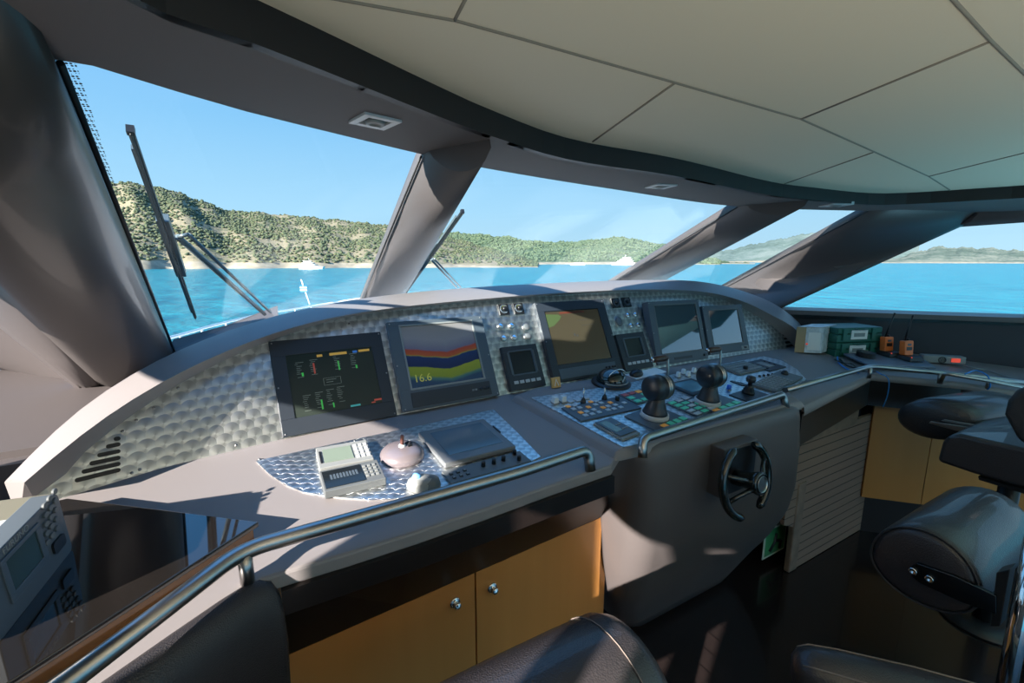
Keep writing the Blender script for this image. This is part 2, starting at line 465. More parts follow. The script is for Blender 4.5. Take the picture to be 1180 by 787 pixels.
for p in o.data.polygons: p.use_smooth = False
mb = MB()
lip = [V((p.x, p.y, ZS)) for p in inner_s]
for i in range(59):
    a, b = lip[i], lip[i + 1]; d = V((0.0, 0.02, 0))
    mb.quad(a, b, b + V((0, 0, ZC - ZS)), a + V((0, 0, ZC - ZS)))
    mb.quad(a + d, b + d, b, a)
    mb.quad(a + d + V((0, 0, ZC - ZS)), b + d + V((0, 0, ZC - ZS)), b + d, a + d)
struct(mb.build('trim_2', 'darktrim'))
mb = MB()
poly = [V((-1.36, -.3, ZC))] + [V((p.x, p.y + .012, ZC)) for p in inner_s] + [V((4.6, .1, ZC)), V((4.6, -3.0, ZC)), V((-1.36, -3.0, ZC))]
mb.solid(poly, [p + V((0, 0, .06)) for p in poly])
struct(mb.build('ceiling', 'cream'))
seams = [[(397, 0), (524, 23), (600, 44), (778, 95), (923, 137), (1008, 175), (1070, 203), (1104, 225)], [(1060, -35), (1099, 0), (1142, 47), (1180, 84), (1230, 130)],
         [(778, 95), (683, 163)], [(540, -8), (524, 23)], [(1142, 47), (923, 137)], [(1007, 175), (903, 212)], [(1230, 163), (1180, 176), (1070, 203)]]
for k, s in enumerate(seams):
    pts = [atZ(x, y, ZC) for x, y in s]
    if k < 2: pts = [pts[0] + (pts[0] - pts[1]).normalized() * 1.5] + pts
    if k == 1: pts.append(pts[-1] + (pts[-1] - pts[-2]).normalized() * 2)
    mb = MB(); mb.tube(pts, 0.0028, seg=6)
    struct(mb.build('trim_%d' % (3 + k), 'seam'))
# --- port side wall, out of view; its window openings are shaped to place the sun patches
mb = MB()
PW = -1.3
def pw(y0, y1, z0, z1, zz=None):
    z0b, z1b = (z0, z1) if zz is None else zz
    mb.solid([V((PW, y0, z0)), V((PW, y1, z0b)), V((PW, y1, z1b)), V((PW, y0, z1))], [V((PW - .06, y0, z0)), V((PW - .06, y1, z0b)), V((PW - .06, y1, z1b)), V((PW - .06, y0, z1))])
pw(-3.0, 1.9, 0, 1.20); pw(.30, 1.2, 1.2, 1.32); pw(.09, .30, 1.20, 1.95); pw(.30, 1.20, 1.905, 1.95, (1.775, 1.95)); pw(1.20, 1.30, 1.2, 1.95)
pw(-.20, .09, 1.80, 1.95, (1.86, 1.95)); pw(-.27, -.20, 1.2, 1.95); pw(-.36, -.27, 1.80, 1.95); pw(-3.0, -.36, 1.2, 1.95)
struct(mb.build('wall_left', 'trim'))
# aft end of the wheelhouse is left open; sky and the added fill lamps light it
# --- glass panes
def pane(name, pts):
    mb = MB(); n = plane3(pts[0], pts[1], pts[2])[1]
    if n.z < 0: n = -n
    mb.solid(pts, [V(p) + n * .008 for p in pts]); return struct(mb.build(name, 'pane'))
def ext(a, b, k): return V(a) + (V(b) - V(a)) * k
pane('window_1', [T0, T1, ext(T1, A1, 1.45), ext(T0, B0, 1.08)])
T1b = atZ(560, 194, ZS); B1b = onplane(468, 338, *G1)
pane('window_2', [T1 + V((.1, .04, 0)), T2, ext(T2, A2, 1.35), ext(T1, A1, 1.35) + V((.12, .05, 0))])
pane('window_3', [T2 + V((.08, 0, 0)), T3, ext(T3, A3, 1.12), ext(T2, A2, 1.3) + V((.1, 0, 0))])
# --- windscreen pillars
def pillar(name, A, C, bulge, n=10, m='trim', power=.6, segs=6):
    (a0, a1), (c0, c1) = A, C
    rings = []
    for k in range(segs + 1):
        t = k / segs
        a = V(a0).lerp(V(a1), t); c = V(c0).lerp(V(c1), t)
        r = []
        for i in range(n + 1):
            s = i / n; w = math.sin(math.pi * s) ** power if 0 < s < 1 else 0
            r.append(a.lerp(c, s) + V(bulge) * w)
        out = V((0, .012, .035))
        r += [c + out, a + out]
        rings.append(r)
    mb = MB(); mb.rings(rings, smooth=True)
    return struct(mb.build(name, m))
a1b = ext(T1, A1, 1.4)
c0 = atZ(566, 170, ZS - .02); c1 = atZ(468, 338, A1.z - .04)
pillar('trim_10', (ext(A1, T1, 1.03), a1b), (ext(c1, c0, 1.0), ext(c0, c1, 1.4)), (0.0, -.012, -.06))
c0 = atZ(922, 234, ZS - .004); c1 = atZ(765, 321, A2.z - .04)
pillar('trim_11', (ext(A2, T2, 1.03), ext(T2, A2, 1.4)), (ext(c1, c0, 1.03), ext(c0, c1, 1.4)), (0.0, -.03, -.07))
c0 = wallR(1112, 259); c1 = wallR(905, 353)
pillar('trim_12', (ext(A3, T3, 1.06), ext(T3, A3, 1.3)), (ext(c1, c0, 1.5), ext(c0, c1, 1.1)), (-.05, -.05, -.06))
M['padding'] = mat('dark_padding', (.065, .056, .053), .38, coat=.15)
# left corner pillar, wide and padded
l0 = atZ(-260, 100, 1.80); l1 = atY(112, 441, 2.25)
pillar('trim_13', (ext(B0, T0, 1.12), ext(T0, B0, 1.1)), (l0, ext(l0, l1, 1.15)), (0.055, -.10, -.03), n=16, power=.5, m='padding')
k0 = atY(-180, 235, 2.1); k1 = atY(85, 446, 2.3)
pillar('trim_14', (l0 + V((0, .06, 0)), ext(l0, l1, 1.15) + V((0, .05, 0))), (k0, ext(k0, k1, 1.15)), (0.02, -.02, -.02), n=6)
q0 = atY(-180, 380, 2.7); q1 = atY(40, 436, 2.7)
pillar('trim_15', (k0 + V((0, .1, 0)), ext(k0, k1, 1.15) + V((0, .08, 0))), (q0, ext(q0, q1, 1.05)), (0.0, -.02, -.0), n=6)
# black frame line with its clips along the glass edge of the left pillar
mb = MB(); mb.tube([ext(B0, T0, 1.0) + V((.006, 0, -.006)), ext(T0, B0, 1.02) + V((.010, 0, -.006))], .005, seg=8)
struct(mb.build('trim_16', 'black'))
for k, (A, Bq, off) in enumerate(((T1, a1b, (-.004, 0, -.005)), (T2, ext(T2, A2, 1.4), (-.004, 0, -.004)), (T3, ext(T3, A3, 1.3), (-.004, 0, -.004)))):
    mb = MB(); mb.tube([A + V(off), Bq + V(off)], .003, seg=6); struct(mb.build('trim_%d' % (17 + k), 'black'))
# dotted sun band printed on the left edge of the first pane
mt = bpy.data.materials.new('dotted_band'); mt.use_nodes = True
n_, l_ = mt.node_tree.nodes, mt.node_tree.links
tc = n_.new('ShaderNodeTexCoord'); vo = n_.new('ShaderNodeTexVoronoi'); vo.inputs['Scale'].default_value = 210; vo.inputs['Randomness'].default_value = 0
l_.new(tc.outputs['Object'], vo.inputs['Vector'])
lt = nmath(n_, l_, 'LESS_THAN', vo.outputs['Distance'], 0.40)
tr = n_.new('ShaderNodeBsdfTransparent'); mx = n_.new('ShaderNodeMixShader'); n_['Principled BSDF'].inputs['Base Color'].default_value = (.02, .03, .04, 1)
l_.new(lt, mx.inputs[0]); l_.new(tr.outputs[0], mx.inputs[1]); l_.new(n_['Principled BSDF'].outputs[0], mx.inputs[2]); l_.new(mx.outputs[0], n_['Material Output'].inputs[0])
M['dots'] = mt
mb = MB(); h = -.004
mb.quad(g1(66, 68, h), g1(88, 74, h), g1(133, 214, h), g1(122, 214, h))
struct(mb.build('trim_20', 'dots'))
# dashboard shelf in the port corner behind the cowl, with a lower recess
mb = MB()
mb.solid([V((-1.36, 1.66, 1.05)), V((-.18, 1.72, 1.05)), V((.1, 2.0, 1.10)), V((-.2, 2.9, 1.12)), V((-1.36, 2.9, 1.12))], [V((-1.36, 1.66, 1.09)), V((-.18, 1.72, 1.09)), V((.1, 2.0, 1.14)), V((-.2, 2.9, 1.16)), V((-1.36, 2.9, 1.16))])
mb.solid([V((-1.36, 1.64, .80)), V((-.35, 1.64, .80)), V((-.35, 1.70, .80)), V((-1.36, 1.70, .80))], [V((-1.36, 1.64, 1.07)), V((-.35, 1.64, 1.07)), V((-.35, 1.70, 1.07)), V((-1.36, 1.70, 1.07))])
struct(mb.build('trim_25', 'trim'))
# windscreen sill left of the cowl, and the shelf below it
mb = MB(); pts = [atY(190, 408, 2.62), atY(200, 391, 2.66), atY(260, 375, 2.72), atY(320, 352, 2.8), atY(320, 385, 2.5)]
mb.solid(pts, [p + V((0, .02, -.05)) for p in pts]); struct(mb.build('trim_21', 'trim'))
# --- right side wall, sill, window
mb = MB(); w = V((WR[1].y, -WR[1].x, 0)); w0 = WR[0] - w * .5
def wpt(s, z, h=0): return w0 + w * s - WR[1] * h + V((0, 0, z))
zt = 1.262
mb.solid([wpt(0, 0), wpt(3.0, 0), wpt(3.0, zt), wpt(0, zt)], [wpt(0, 0, -.1), wpt(3.0, 0, -.1), wpt(3.0, zt, -.1), wpt(0, zt, -.1)])
struct(mb.build('wall_right', mat('navy_wall_lining', (0.022, 0.024, 0.034), 0.6, bump=(500, .15, 'noise'))))
mb = MB()
mb.solid([wpt(0, zt - .03, .05), wpt(3.0, zt - .03, .05), wpt(3.0, zt, .05), wpt(0, zt, .05)], [wpt(0, zt - .03, -.1), wpt(3.0, zt - .03, -.1), wpt(3.0, zt + .01, -.1), wpt(0, zt + .01, -.1)])
struct(mb.build('trim_22', 'trim'))
wa, wb_, wc, wd = wallR(880, 366), wallR(1112, 250), wallR(1190, 247), wallR(1190, 376)
pane('window_4', [wa, wb_, wc, wd])
mb = MB(); e1, e2 = wallR(1192, 235, .02), wallR(1190, 380, .02)
mb.solid([e1, e2, e2 + w * .12, e1 + w * .12], [p - WR[1] * -.08 for p in (e1, e2, e2 + w * .12, e1 + w * .12)])
struct(mb.build('trim_23', 'darktrim'))
h0, h1 = wallR(1096, 262), wallR(1180, 256)
h1 = ext(h0, h1, 5)
mb = MB()
hh = [V((0, 0, 0)), V((-.12, -.12, .02)), V((-.20, -.2, .12)), V((.1, .1, .14)), V((.06, .06, 0))]
mb.rings([[h0.lerp(h1, t) + q for q in hh] for t in (0, .5, 1)], smooth=True)
struct(mb.build('trim_24', 'soffit'))
# ================================================================== OUTSIDE: sea, hills, boats, bow rail, wipers
SEA = -3.0
m = bpy.data.materials.new('sea_water'); m.use_nodes = True
n_, l_ = m.node_tree.nodes, m.node_tree.links; b = n_['Principled BSDF']
b.inputs['Roughness'].default_value = .22; b.inputs['Base Color'].default_value = (.010, .16, .27, 1); b.inputs['IOR'].default_value = 1.22; b.inputs['Specular IOR Level'].default_value = .35
tc = n_.new('ShaderNodeTexCoord'); mp = n_.new('ShaderNodeMapping'); mp.inputs['Scale'].default_value = (.30, .14, 1); mp.inputs['Rotation'].default_value = (0, 0, .5)
no = n_.new('ShaderNodeTexNoise'); no.inputs['Scale'].default_value = 1.0; no.inputs['Detail'].default_value = 8; no.inputs['Roughness'].default_value = .62
l_.new(tc.outputs['Object'], mp.inputs[0]); l_.new(mp.outputs[0], no.inputs['Vector'])
bp = n_.new('ShaderNodeBump'); bp.inputs['Strength'].default_value = 1.0; bp.inputs['Distance'].default_value = .9
l_.new(no.outputs['Fac'], bp.inputs['Height']); l_.new(bp.outputs[0], b.inputs['Normal'])
rp = n_.new('ShaderNodeValToRGB'); rp.color_ramp.elements[0].position = .35; rp.color_ramp.elements[1].position = .7
rp.color_ramp.elements[0].color = (.004, .13, .20, 1); rp.color_ramp.elements[1].color = (.02, .27, .33, 1)
l_.new(no.outputs['Fac'], rp.inputs[0]); l_.new(rp.outputs[0], b.inputs['Base Color'])
M['sea'] = m
mb = MB()
ring = [V((6000 * math.cos(R(a)), 6000 * math.sin(R(a)), SEA)) for a in range(0, 360, 6)]
k = mb.add(ring); mb.face(list(range(k, k + len(ring))))
o = mb.build('sea', 'sea'); o['kind'] = 'structure'; o.name = 'sea'
def scrub(name, ground, bush, scale, thr=.48):
    m = bpy.data.materials.new(name); m.use_nodes = True
    n, l = m.node_tree.nodes, m.node_tree.links; b = n['Principled BSDF']; b.inputs['Roughness'].default_value = .95; b.inputs['Specular IOR Level'].default_value = .1
    tc = n.new('ShaderNodeTexCoord')
    a = n.new('ShaderNodeTexNoise'); a.inputs['Scale'].default_value = scale; a.inputs['Detail'].default_value = 7; a.inputs['Roughness'].default_value = .75
    c = n.new('ShaderNodeTexNoise'); c.inputs['Scale'].default_value = scale * .12; c.inputs['Detail'].default_value = 3
    l.new(tc.outputs['Object'], a.inputs['Vector']); l.new(tc.outputs['Object'], c.inputs['Vector'])
    s = nmath(n, l, 'ADD', nmath(n, l, 'MULTIPLY', a.outputs['Fac'], .7), nmath(n, l, 'MULTIPLY', c.outputs['Fac'], .4))
    r = n.new('ShaderNodeValToRGB'); e = r.color_ramp.elements
    e[0].position = thr; e[0].color = (*bush, 1); e[1].position = thr + .10; e[1].color = (*ground, 1)
    x = e.new(thr - .12); x.color = (*[q * .6 for q in bush], 1)
    l.new(s, r.inputs[0]); l.new(r.outputs[0], b.inputs['Base Color'])
    bp = n.new('ShaderNodeBump'); bp.inputs['Distance'].default_value = 3.0; bp.inputs['Strength'].default_value = .6
    l.new(a.outputs['Fac'], bp.inputs['Height']); l.new(bp.outputs[0], b.inputs['Normal'])
    return m
def hill(name, sky_px, shore_d, crest_d, m, label, seed, nr=26, rough=.02, beach=.7, trees=None):
    """a headland: crest height read from the skyline, shore at sea level"""
    rnd = random.Random(seed)
    x0, x1 = sky_px[0][0], sky_px[-1][0]; N = 140 if x1 - x0 < 700 else 200
    cols = []
    ph = [rnd.uniform(0, 6.28) for _ in range(8)]
    for i in range(N + 1):
        x = x0 + (x1 - x0) * i / N; y = lerp_tab(sky_px, x)
        r = ray(x, y); hd = math.hypot(r.x, r.y); u = V((r.x / hd, r.y / hd, 0)); slope = r.z / hd
        jit = 1.6 * math.sin(x * .21 + ph[0]) + 1.0 * math.sin(x * .53 + ph[1]) + .6 * math.sin(x * 1.3 + ph[2])
        zc = EYE + crest_d * slope + jit * crest_d / 1400
        col = []
        for k in range(nr + 1):
            t = k / nr; d = shore_d + (crest_d - shore_d) * t + 6 * math.sin(x * .09 + ph[3]) * (1 - t) * shore_d / 350
            h = (t ** .85) * (1 + rough * math.sin(x * .12 + t * 7 + ph[4]) * math.sin(t * math.pi) * 2)
            z = SEA + (zc - SEA) * h if k else SEA - .5
            if k == 1: z = max(z, SEA + beach)
            col.append(u * d + V((0, 0, z)) + V((0, 0, rnd.uniform(-.5, .5) * (k > 1) * crest_d / 700)))
        col.append(u * (crest_d * 1.25) + V((0, 0, SEA)))
        cols.append(col)
    mb = MB(); mb.rings(cols, closed=False, caps=False, smooth=True)
    o = mb.build(name, [m, M['shore']])
    nr1 = nr + 1
    for i, p in enumerate(o.data.polygons):
        if i % nr1 == 0: p.material_index = 1
    tag(o, label, 'hill')
    if trees:
        cnt, size, tm, tl = trees
        tb_ = MB()
        base = [(0, 0, 1), (.9, 0, .3), (.28, .86, .3), (-.73, .53, .3), (-.73, -.53, .3), (.28, -.86, .3), (0, 0, -.3)]
        for q in range(cnt):
            i = rnd.randrange(N); t = rnd.random() ** .9; k = min(nr - 1, max(1, int(1 + t * (nr - 1))))
            f1, f2 = rnd.random(), rnd.random()
            p = cols[i][k].lerp(cols[i + 1][k], f1).lerp(cols[i][k + 1].lerp(cols[i + 1][k + 1], f1), f2) if k < nr else cols[i][k]
            if math.sin(p.x * .05) * math.sin(p.y * .045 + p.z * .1) > .45 and rnd.random() < .8: continue
            s = size * rnd.uniform(.6, 1.3)
            kk = tb_.add([p + V((a * s * rnd.uniform(.8, 1.2), b * s * rnd.uniform(.8, 1.2), c * s * .95)) for a, b, c in base])
            mi = rnd.randrange(3)
            for j in range(5):
                j2 = (j + 1) % 5
                tb_.face([kk, kk + 1 + j, kk + 1 + j2], mi, True); tb_.face([kk + 6, kk + 1 + j2, kk + 1 + j], mi, True)
        ob = tb_.build('scrub_trees', tm); ob['kind'] = 'stuff'; tag(ob, tl, 'trees')
    return o
M['shore'] = mat('pale_shore_rock', (.30, .25, .18), .9, var=(.15, .35))
M['hillA'] = scrub('scrub_near', (.27, .225, .15), (.10, .115, .065), .12, .46)  # hill colours from here on are paled to stand in for distance haze
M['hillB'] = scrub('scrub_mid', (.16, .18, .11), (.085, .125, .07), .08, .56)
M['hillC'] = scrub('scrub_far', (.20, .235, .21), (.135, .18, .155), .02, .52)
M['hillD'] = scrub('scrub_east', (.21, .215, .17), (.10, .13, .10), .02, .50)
trA = [mat('olive_scrub', (.080, .095, .048), .95), mat('dark_scrub', (.060, .080, .042), .95), mat('light_scrub', (.105, .120, .058), .95)]
trB = [mat('pine_green', (.080, .115, .062), .95), mat('dark_pine', (.065, .10, .055), .95), mat('light_pine', (.105, .14, .075), .95)]
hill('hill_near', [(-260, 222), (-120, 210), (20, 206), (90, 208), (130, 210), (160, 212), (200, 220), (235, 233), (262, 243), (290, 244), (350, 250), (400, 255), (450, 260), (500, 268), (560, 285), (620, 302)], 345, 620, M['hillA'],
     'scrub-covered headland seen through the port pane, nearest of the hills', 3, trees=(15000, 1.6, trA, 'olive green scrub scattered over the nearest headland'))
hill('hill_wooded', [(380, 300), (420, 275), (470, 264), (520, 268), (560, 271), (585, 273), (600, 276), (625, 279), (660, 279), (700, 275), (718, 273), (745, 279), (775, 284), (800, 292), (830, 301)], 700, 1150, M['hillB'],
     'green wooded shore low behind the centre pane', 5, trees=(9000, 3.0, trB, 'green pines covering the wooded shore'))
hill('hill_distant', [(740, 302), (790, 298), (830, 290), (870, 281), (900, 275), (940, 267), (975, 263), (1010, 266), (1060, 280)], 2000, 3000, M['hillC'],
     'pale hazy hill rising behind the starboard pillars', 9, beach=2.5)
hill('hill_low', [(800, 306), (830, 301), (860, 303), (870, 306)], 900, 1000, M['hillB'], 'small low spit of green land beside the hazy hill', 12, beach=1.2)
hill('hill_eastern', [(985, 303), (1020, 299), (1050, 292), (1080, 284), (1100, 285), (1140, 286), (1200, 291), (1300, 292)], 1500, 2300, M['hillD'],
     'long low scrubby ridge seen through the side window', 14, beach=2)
# --- boats
def boat(name, px, py, L, label, hull='gel', decks=2, dist=None, yaw=R(-55), group=None, mast=True):
    r = ray(px, py); hd = math.hypot(r.x, r.y)
    d = dist; c = V((r.x / hd * d, r.y / hd * d, SEA))
    b = thing(name, c, label, 'boat', group)
    f = Fr(c, (math.cos(yaw), math.sin(yaw), 0), (-math.sin(yaw), math.cos(yaw), 0))
    W = L * .13; H_ = L * .10
    out = lambda w, l0, l1: [(l0, -w), (l1 * .55, -w), (l1 * .85, -w * .6), (l1, 0), (l1 * .85, w * .6), (l1 * .55, w), (l0, w)]
    mb = MB(); mb.solid([f.P(a, q, -.3) for a, q in out(W * .8, -L / 2, L * .44)], [f.P(a, q, H_) for a, q in out(W, -L / 2, L / 2)]); mb.build('hull', hull, b)
    z = H_
    for k in range(decks):
        l0, l1, w, h = -L * (.42 - .05 * k), L * (.26 - .14 * k), W * (.85 - .15 * k), L * .075
        mb = MB(); mb.solid([f.P(a, q, z) for a, q in out(w, l0, l1)], [f.P(a, q, z + h * .45) for a, q in out(w, l0, l1)], 0)
        mb.solid([f.P(a, q, z + h * .45) for a, q in out(w * .98, l0 * .98, l1 * .93)], [f.P(a, q, z + h * .8) for a, q in out(w * .95, l0 * .98, l1 * .8)], 1)
        mb.solid([f.P(a, q, z + h * .8) for a, q in out(w * 1.02, l0 * 1.05, l1 * .82)], [f.P(a, q, z + h) for a, q in out(w * 1.02, l0 * 1.05, l1 * .80)], 0)
        mb.build('deckhouse', [hull, 'screen'], b); z += h
    if mast:
        mb = MB(); mb.tube([f.P(-L * .1, 0, z), f.P(-L * .13, 0, z + L * .1)], L * .008, seg=6); mb.tube([f.P(-L * .12, -W * .4, z + L * .06), f.P(-L * .12, W * .4, z + L * .06)], L * .005, seg=6); mb.build('mast', hull, b)
boat('motor_yacht', 360, 306, 15, 'white motor yacht moored off the nearest headland, above the bow flagstaff', decks=3, dist=305, yaw=R(-20))
boat('motor_yacht', 717, 305, 30, 'large white motor yacht off the wooded shore, left of the second pillar', decks=3, dist=600, yaw=R(150))
for x, L, lb in ((540, 9, 'small white boat off the wooded shore, nearest the first pillar'), (566, 7, 'tiny white boat second from the first pillar'), (587, 8, 'tiny white boat third from the first pillar'), (665, 18, 'low pale boat left of the large motor yacht')):
    boat('small_boat', x, 306, L, lb, decks=1, dist=560, yaw=R(160), group='small boats off the wooded shore', mast=False)
# --- bow rail and flagstaff on the foredeck
br = thing('bow_rail', (.2, 8, -.2), 'thin white tubular rail round the bow outside', 'railing')
rt = [(150, 400), (208, 386), (250, 374), (300, 362.5), (340, 356), (375, 350), (440, 341), (520, 338)]
dist_of = [5.0, 5.6, 6.6, 8.2, 9.4, 10.2, 10.6, 10.6]
def atdist(x, y, d): r = ray(x, y); return O + r * (d / math.hypot(r.x, r.y))
top_ = smooth_path([atdist(x, y, d) for (x, y), d in zip(rt, dist_of)], 5)
mid_ = [p - V((0, 0, .22)) for p in top_]
mb = MB(); mb.tube(top_, .016, seg=8); mb.build('top_tube', 'gel', br)
mb = MB(); mb.tube(mid_, .012, seg=8); mb.build('middle_tube', 'gel', br)
for i in range(2, len(top_) - 1, 3):
    mb = MB(); mb.tube([top_[i], top_[i] - V((0, 0, .5))], .013, seg=8); mb.build('stanchion', 'gel', br)
dk = [p - V((0, 0, .5)) for p in top_]
mb = MB(); pl = dk + [V((5.5, 10, dk[-1].z)), V((5.5, 3.4, .55)), V((-.9, 3.4, .4)), V((-.8, 4.2, .3))]
mb.solid([p - V((0, 0, .6)) for p in pl], pl); tag(mb.build('foredeck', 'gel'), 'white foredeck of the yacht outside the windscreen', 'deck')
fs = thing('flagstaff', atdist(352, 352, 10), 'thin white flagstaff at the bow with a small blue and white flag', 'flagstaff')
p0, p1 = atdist(357, 351, 10), atdist(347, 322, 10)
mb = MB(); mb.tube([p0, p1], .014, seg=6); mb.build('staff', 'gel', fs)
ff = Fr(atdist(348, 333, 10), ray(360, 333) - ray(348, 333), (0, 0, 1))
mb = MB()
for q in range(5):
    mb.box(ff, -.04, .10, -.06 + q * .025, -.035 + q * .025, -.004, .004, q % 2)
mb.build('flag', ['blue', 'white'], fs)
# --- wipers outside the glass
def wiper(blade, arms, pivot, g, label):
    h = .05
    w = thing('windscreen_wiper', g(*pivot, h), label, 'wiper')
    b0, b1 = g(*blade[0], h), g(*blade[1], h)
    d = (b1 - b0).normalized()
    mb = MB(); f = Fr(b0, d, V((0, .34, .94)).cross(d), None); L = (b1 - b0).length
    mb.prism(f, [(0, -.005), (L, -.005), (L, .005), (0, .005)], -.008, .004); mb.box(f, .0, L, -.002, .002, -.014, -.008)
    mb.build('blade', 'rubber', w, bevel=.002)
    mb = MB(); mb.box(f, L * .05, L * .95, .006, .010, -.002, .008); mb.box(f, L * .3, L * .62, -.014, .014, .0, .022); mb.build('blade_carrier', 'wiper', w)
    mb = MB(); mb.box(f, -.003, .010, -.0065, .0065, -.009, .006); mb.build('end_cap', 'black', w)
    for a, b, r in arms:
        mb = MB(); mb.tube([g(*a, h + .02), g(*b, h + .02)], r, seg=8); mb.build('arm', 'wiper', w)
    mb = MB(); mb.tube([g(*arms[0][0], h + .02), g(*arms[-1][0], h + .02)], .006, seg=6); mb.build('link', 'wiper', w)
wiper(((150, 148), (225, 365)), [((205, 273), (305, 362), .009), ((217, 270), (312, 360), .006)], (308, 362), g1, 'long black windscreen wiper across the port pane')
wiper(((533, 243), (467, 337)), [((497, 299), (526, 331), .006), ((500, 298), (531, 331), .005)], (530, 332), g2, 'windscreen wiper seen edge-on right of the first pillar')
# ================================================================== THE HELM CONSOLE
con = thing('helm_console', (1.0, 1.4, 0), 'wide taupe helm console under the windscreen with engine-turned instrument panel and arched cowl', 'console')
# --- engine-turned instrument panel (upright) with its two louvres
NU = 60
px_top_in = [(40, 575), (72, 552), (100, 520), (140, 488), (165, 470), (216, 437), (280, 405), (311, 393), (355, 377), (399, 365), (480, 354), (560, 346), (640, 340), (720, 336), (779, 337), (822, 342), (850, 352), (881, 369), (900, 384), (915, 400), (928, 412)]
px_mid = [(28, 556), (45, 537), (68, 512), (102, 484), (142, 459), (200, 428), (250, 406), (280, 395), (314, 381), (368, 366), (407, 360), (480, 351), (560, 344), (640, 338), (720, 334), (779, 334), (822, 338), (858, 348), (889, 363), (918, 380), (932, 404)]
px_out = [(5, 556), (22, 532), (45, 500), (75, 470), (120, 440), (160, 418), (195, 403), (250, 383), (300, 366), (350, 353), (400, 345), (460, 338), (528, 332), (640, 326), (720, 323), (788, 323), (828, 328), (864, 338), (894, 351), (920, 371), (934, 392)]
MIDH = [.085, .085, .085, .085, .085, .085, .085, .08, .075, .062, .05, .035, .035, .035, .035, .04, .045, .055, .065, .075, .06]
ctin = resample(smooth_path([panel(x, y) for x, y in px_top_in], 4), NU)
cmid = resample(smooth_path([panel(x, y, MIDH[k]) for k, (x, y) in enumerate(px_mid)], 4), NU)
cout = resample(smooth_path([panel(x, y, -.075) for x, y in px_out], 4), NU)
for _ in range(10):
    for cv in (cmid, cout):
        for i in range(1, NU - 1):
            if i < 24: cv[i] = (cv[i - 1] + cv[i] * 2 + cv[i + 1]) / 4
mb = MB()
bot = []
for p in ctin:
    Y = lerp_tab(JX, p.x); bot.append(V((p.x, Y - .012, 1.05 - .03)))
rows = []
for k in range(7):
    t = k / 6; rows.append([b.lerp(a + V((0, .02, .03)) * (1 if k == 6 else 0), t) for a, b in zip(ctin, bot)])
mb.rings(rows, closed=False, caps=False, smooth=True)
mb.build('instrument_panel', 'panelmetal', con, label='bare metal panel polished in overlapping discs')
# --- cowl
mb = MB()
rings = []
for i in range(NU):
    a, b, c = ctin[i], cmid[i], cout[i]
    t = (cout[min(i + 1, NU - 1)] - cout[max(i - 1, 0)]).normalized()
    dwn = V((0, 0, -1)); n = panel_frame(a.x)[3]
    r = [a - n * .01, b.lerp(a, .2), b, b.lerp(c, .08) + V((0, 0, .004)), b.lerp(c, .5) + V((0, 0, .008)), b.lerp(c, .92) + V((0, 0, .004)), c, c + V((0, .02, -.02)), c + V((0, .03, -.12)), a - n * .06 + V((0, 0, -.02))]
    rings.append(r)
mb.rings(rings, smooth=True)
o = mb.build('cowl', 'deskm', con, bevel=0)
md = o.modifiers.new('es', 'EDGE_SPLIT'); md.split_angle = R(50)
# back of the console towards the windscreen
mb = MB(); k = NU
mb.rings([[p + V((0, .03, -.05)) for p in cout], [V((p.x, p.y + .25, 1.0)) for p in cout]], closed=False, caps=False)
mb.build('back_cover', 'deskm', con)
# --- desk surface
def dz(p, h=0.0): return V((p[0], p[1], desk_z(p[1], h)))
back = [dz((x, lerp_tab(JX, x) + .02)) for x in [-.80, -.6, -.43, -.24, .065, .25, .436, .7, .968, 1.3, 1.7, 2.1, 2.56, 3.0, 3.2, 3.33]]
e0 = desk(300, 668); e1 = desk(112, 802); eL = e0.lerp(e1, 1.8)
front = [desk(1180, 452), desk(1110, 440), desk(1005, 431), desk(925, 468), V((2.0, 1.15, 0)), V((1.1, 1.1, 0)), desk(705, 536), desk(633, 560), desk(560, 586), desk(480, 613), desk(400, 638), desk(332, 658)]
front = [dz(p) for p in front]
leftc = [dz(e0), dz(e0.lerp(e1, 1.0)), dz(eL), dz((-1.0, eL.y)), dz((-1.0, 1.25))]
rightc = [dz((3.27, 1.83)), dz((4.03, .86)), dz((4.55, .2)), dz((3.75, .1))]
top = back + rightc + front + leftc
mb = MB(); mb.solid([p - V((0, 0, .035)) for p in top], top)
mb.build('desk_top', 'deskm', con, bevel=.006, sharp=True)
# edge board and dark fascia under the port desk
def band(name, tops, bots, m, thick=.03, label=None, bevel=0.0):
    mb = MB(); d = V((0, thick, 0))
    for i in range(len(tops) - 1):
        mb.solid([bots[i], bots[i + 1], tops[i + 1], tops[i]], [bots[i] + d, bots[i + 1] + d, tops[i + 1] + d, tops[i] + d])
    return mb.build(name, m, con, bevel=bevel, label=label)
fx = [desk(322, 661), desk(480, 613), desk(633, 560), desk(706, 535.5)]
fx = [dz(p) for p in fx]
dn = V((0, 0, -1))
lip_t = [p + V((0, -.012, -.034)) for p in fx]; lip_b = [p + dn * .055 for p in lip_t]
band('edge_board', lip_t, lip_b, 'fascia', .04)
DL, DR = atZ(300, 767, .65), atZ(704, 590, .65)
ddir = (DR - DL).normalized(); DL2 = DL - ddir * .12
def dpt(x, z, off=0.0): t = (x - DL.x) / ddir.x; p = DL + ddir * t; return V((p.x, p.y + off, z))
fas_t = [p + V((0, .02, -.04)) for p in fx]; fas_b = [dpt(p.x, .65, -.004) for p in (fx[0], fx[1], fx[2], V((1.12, 0, 0)))]
band('fascia', fas_t, fas_b, 'fascia', .03, label='very dark brown fascia')
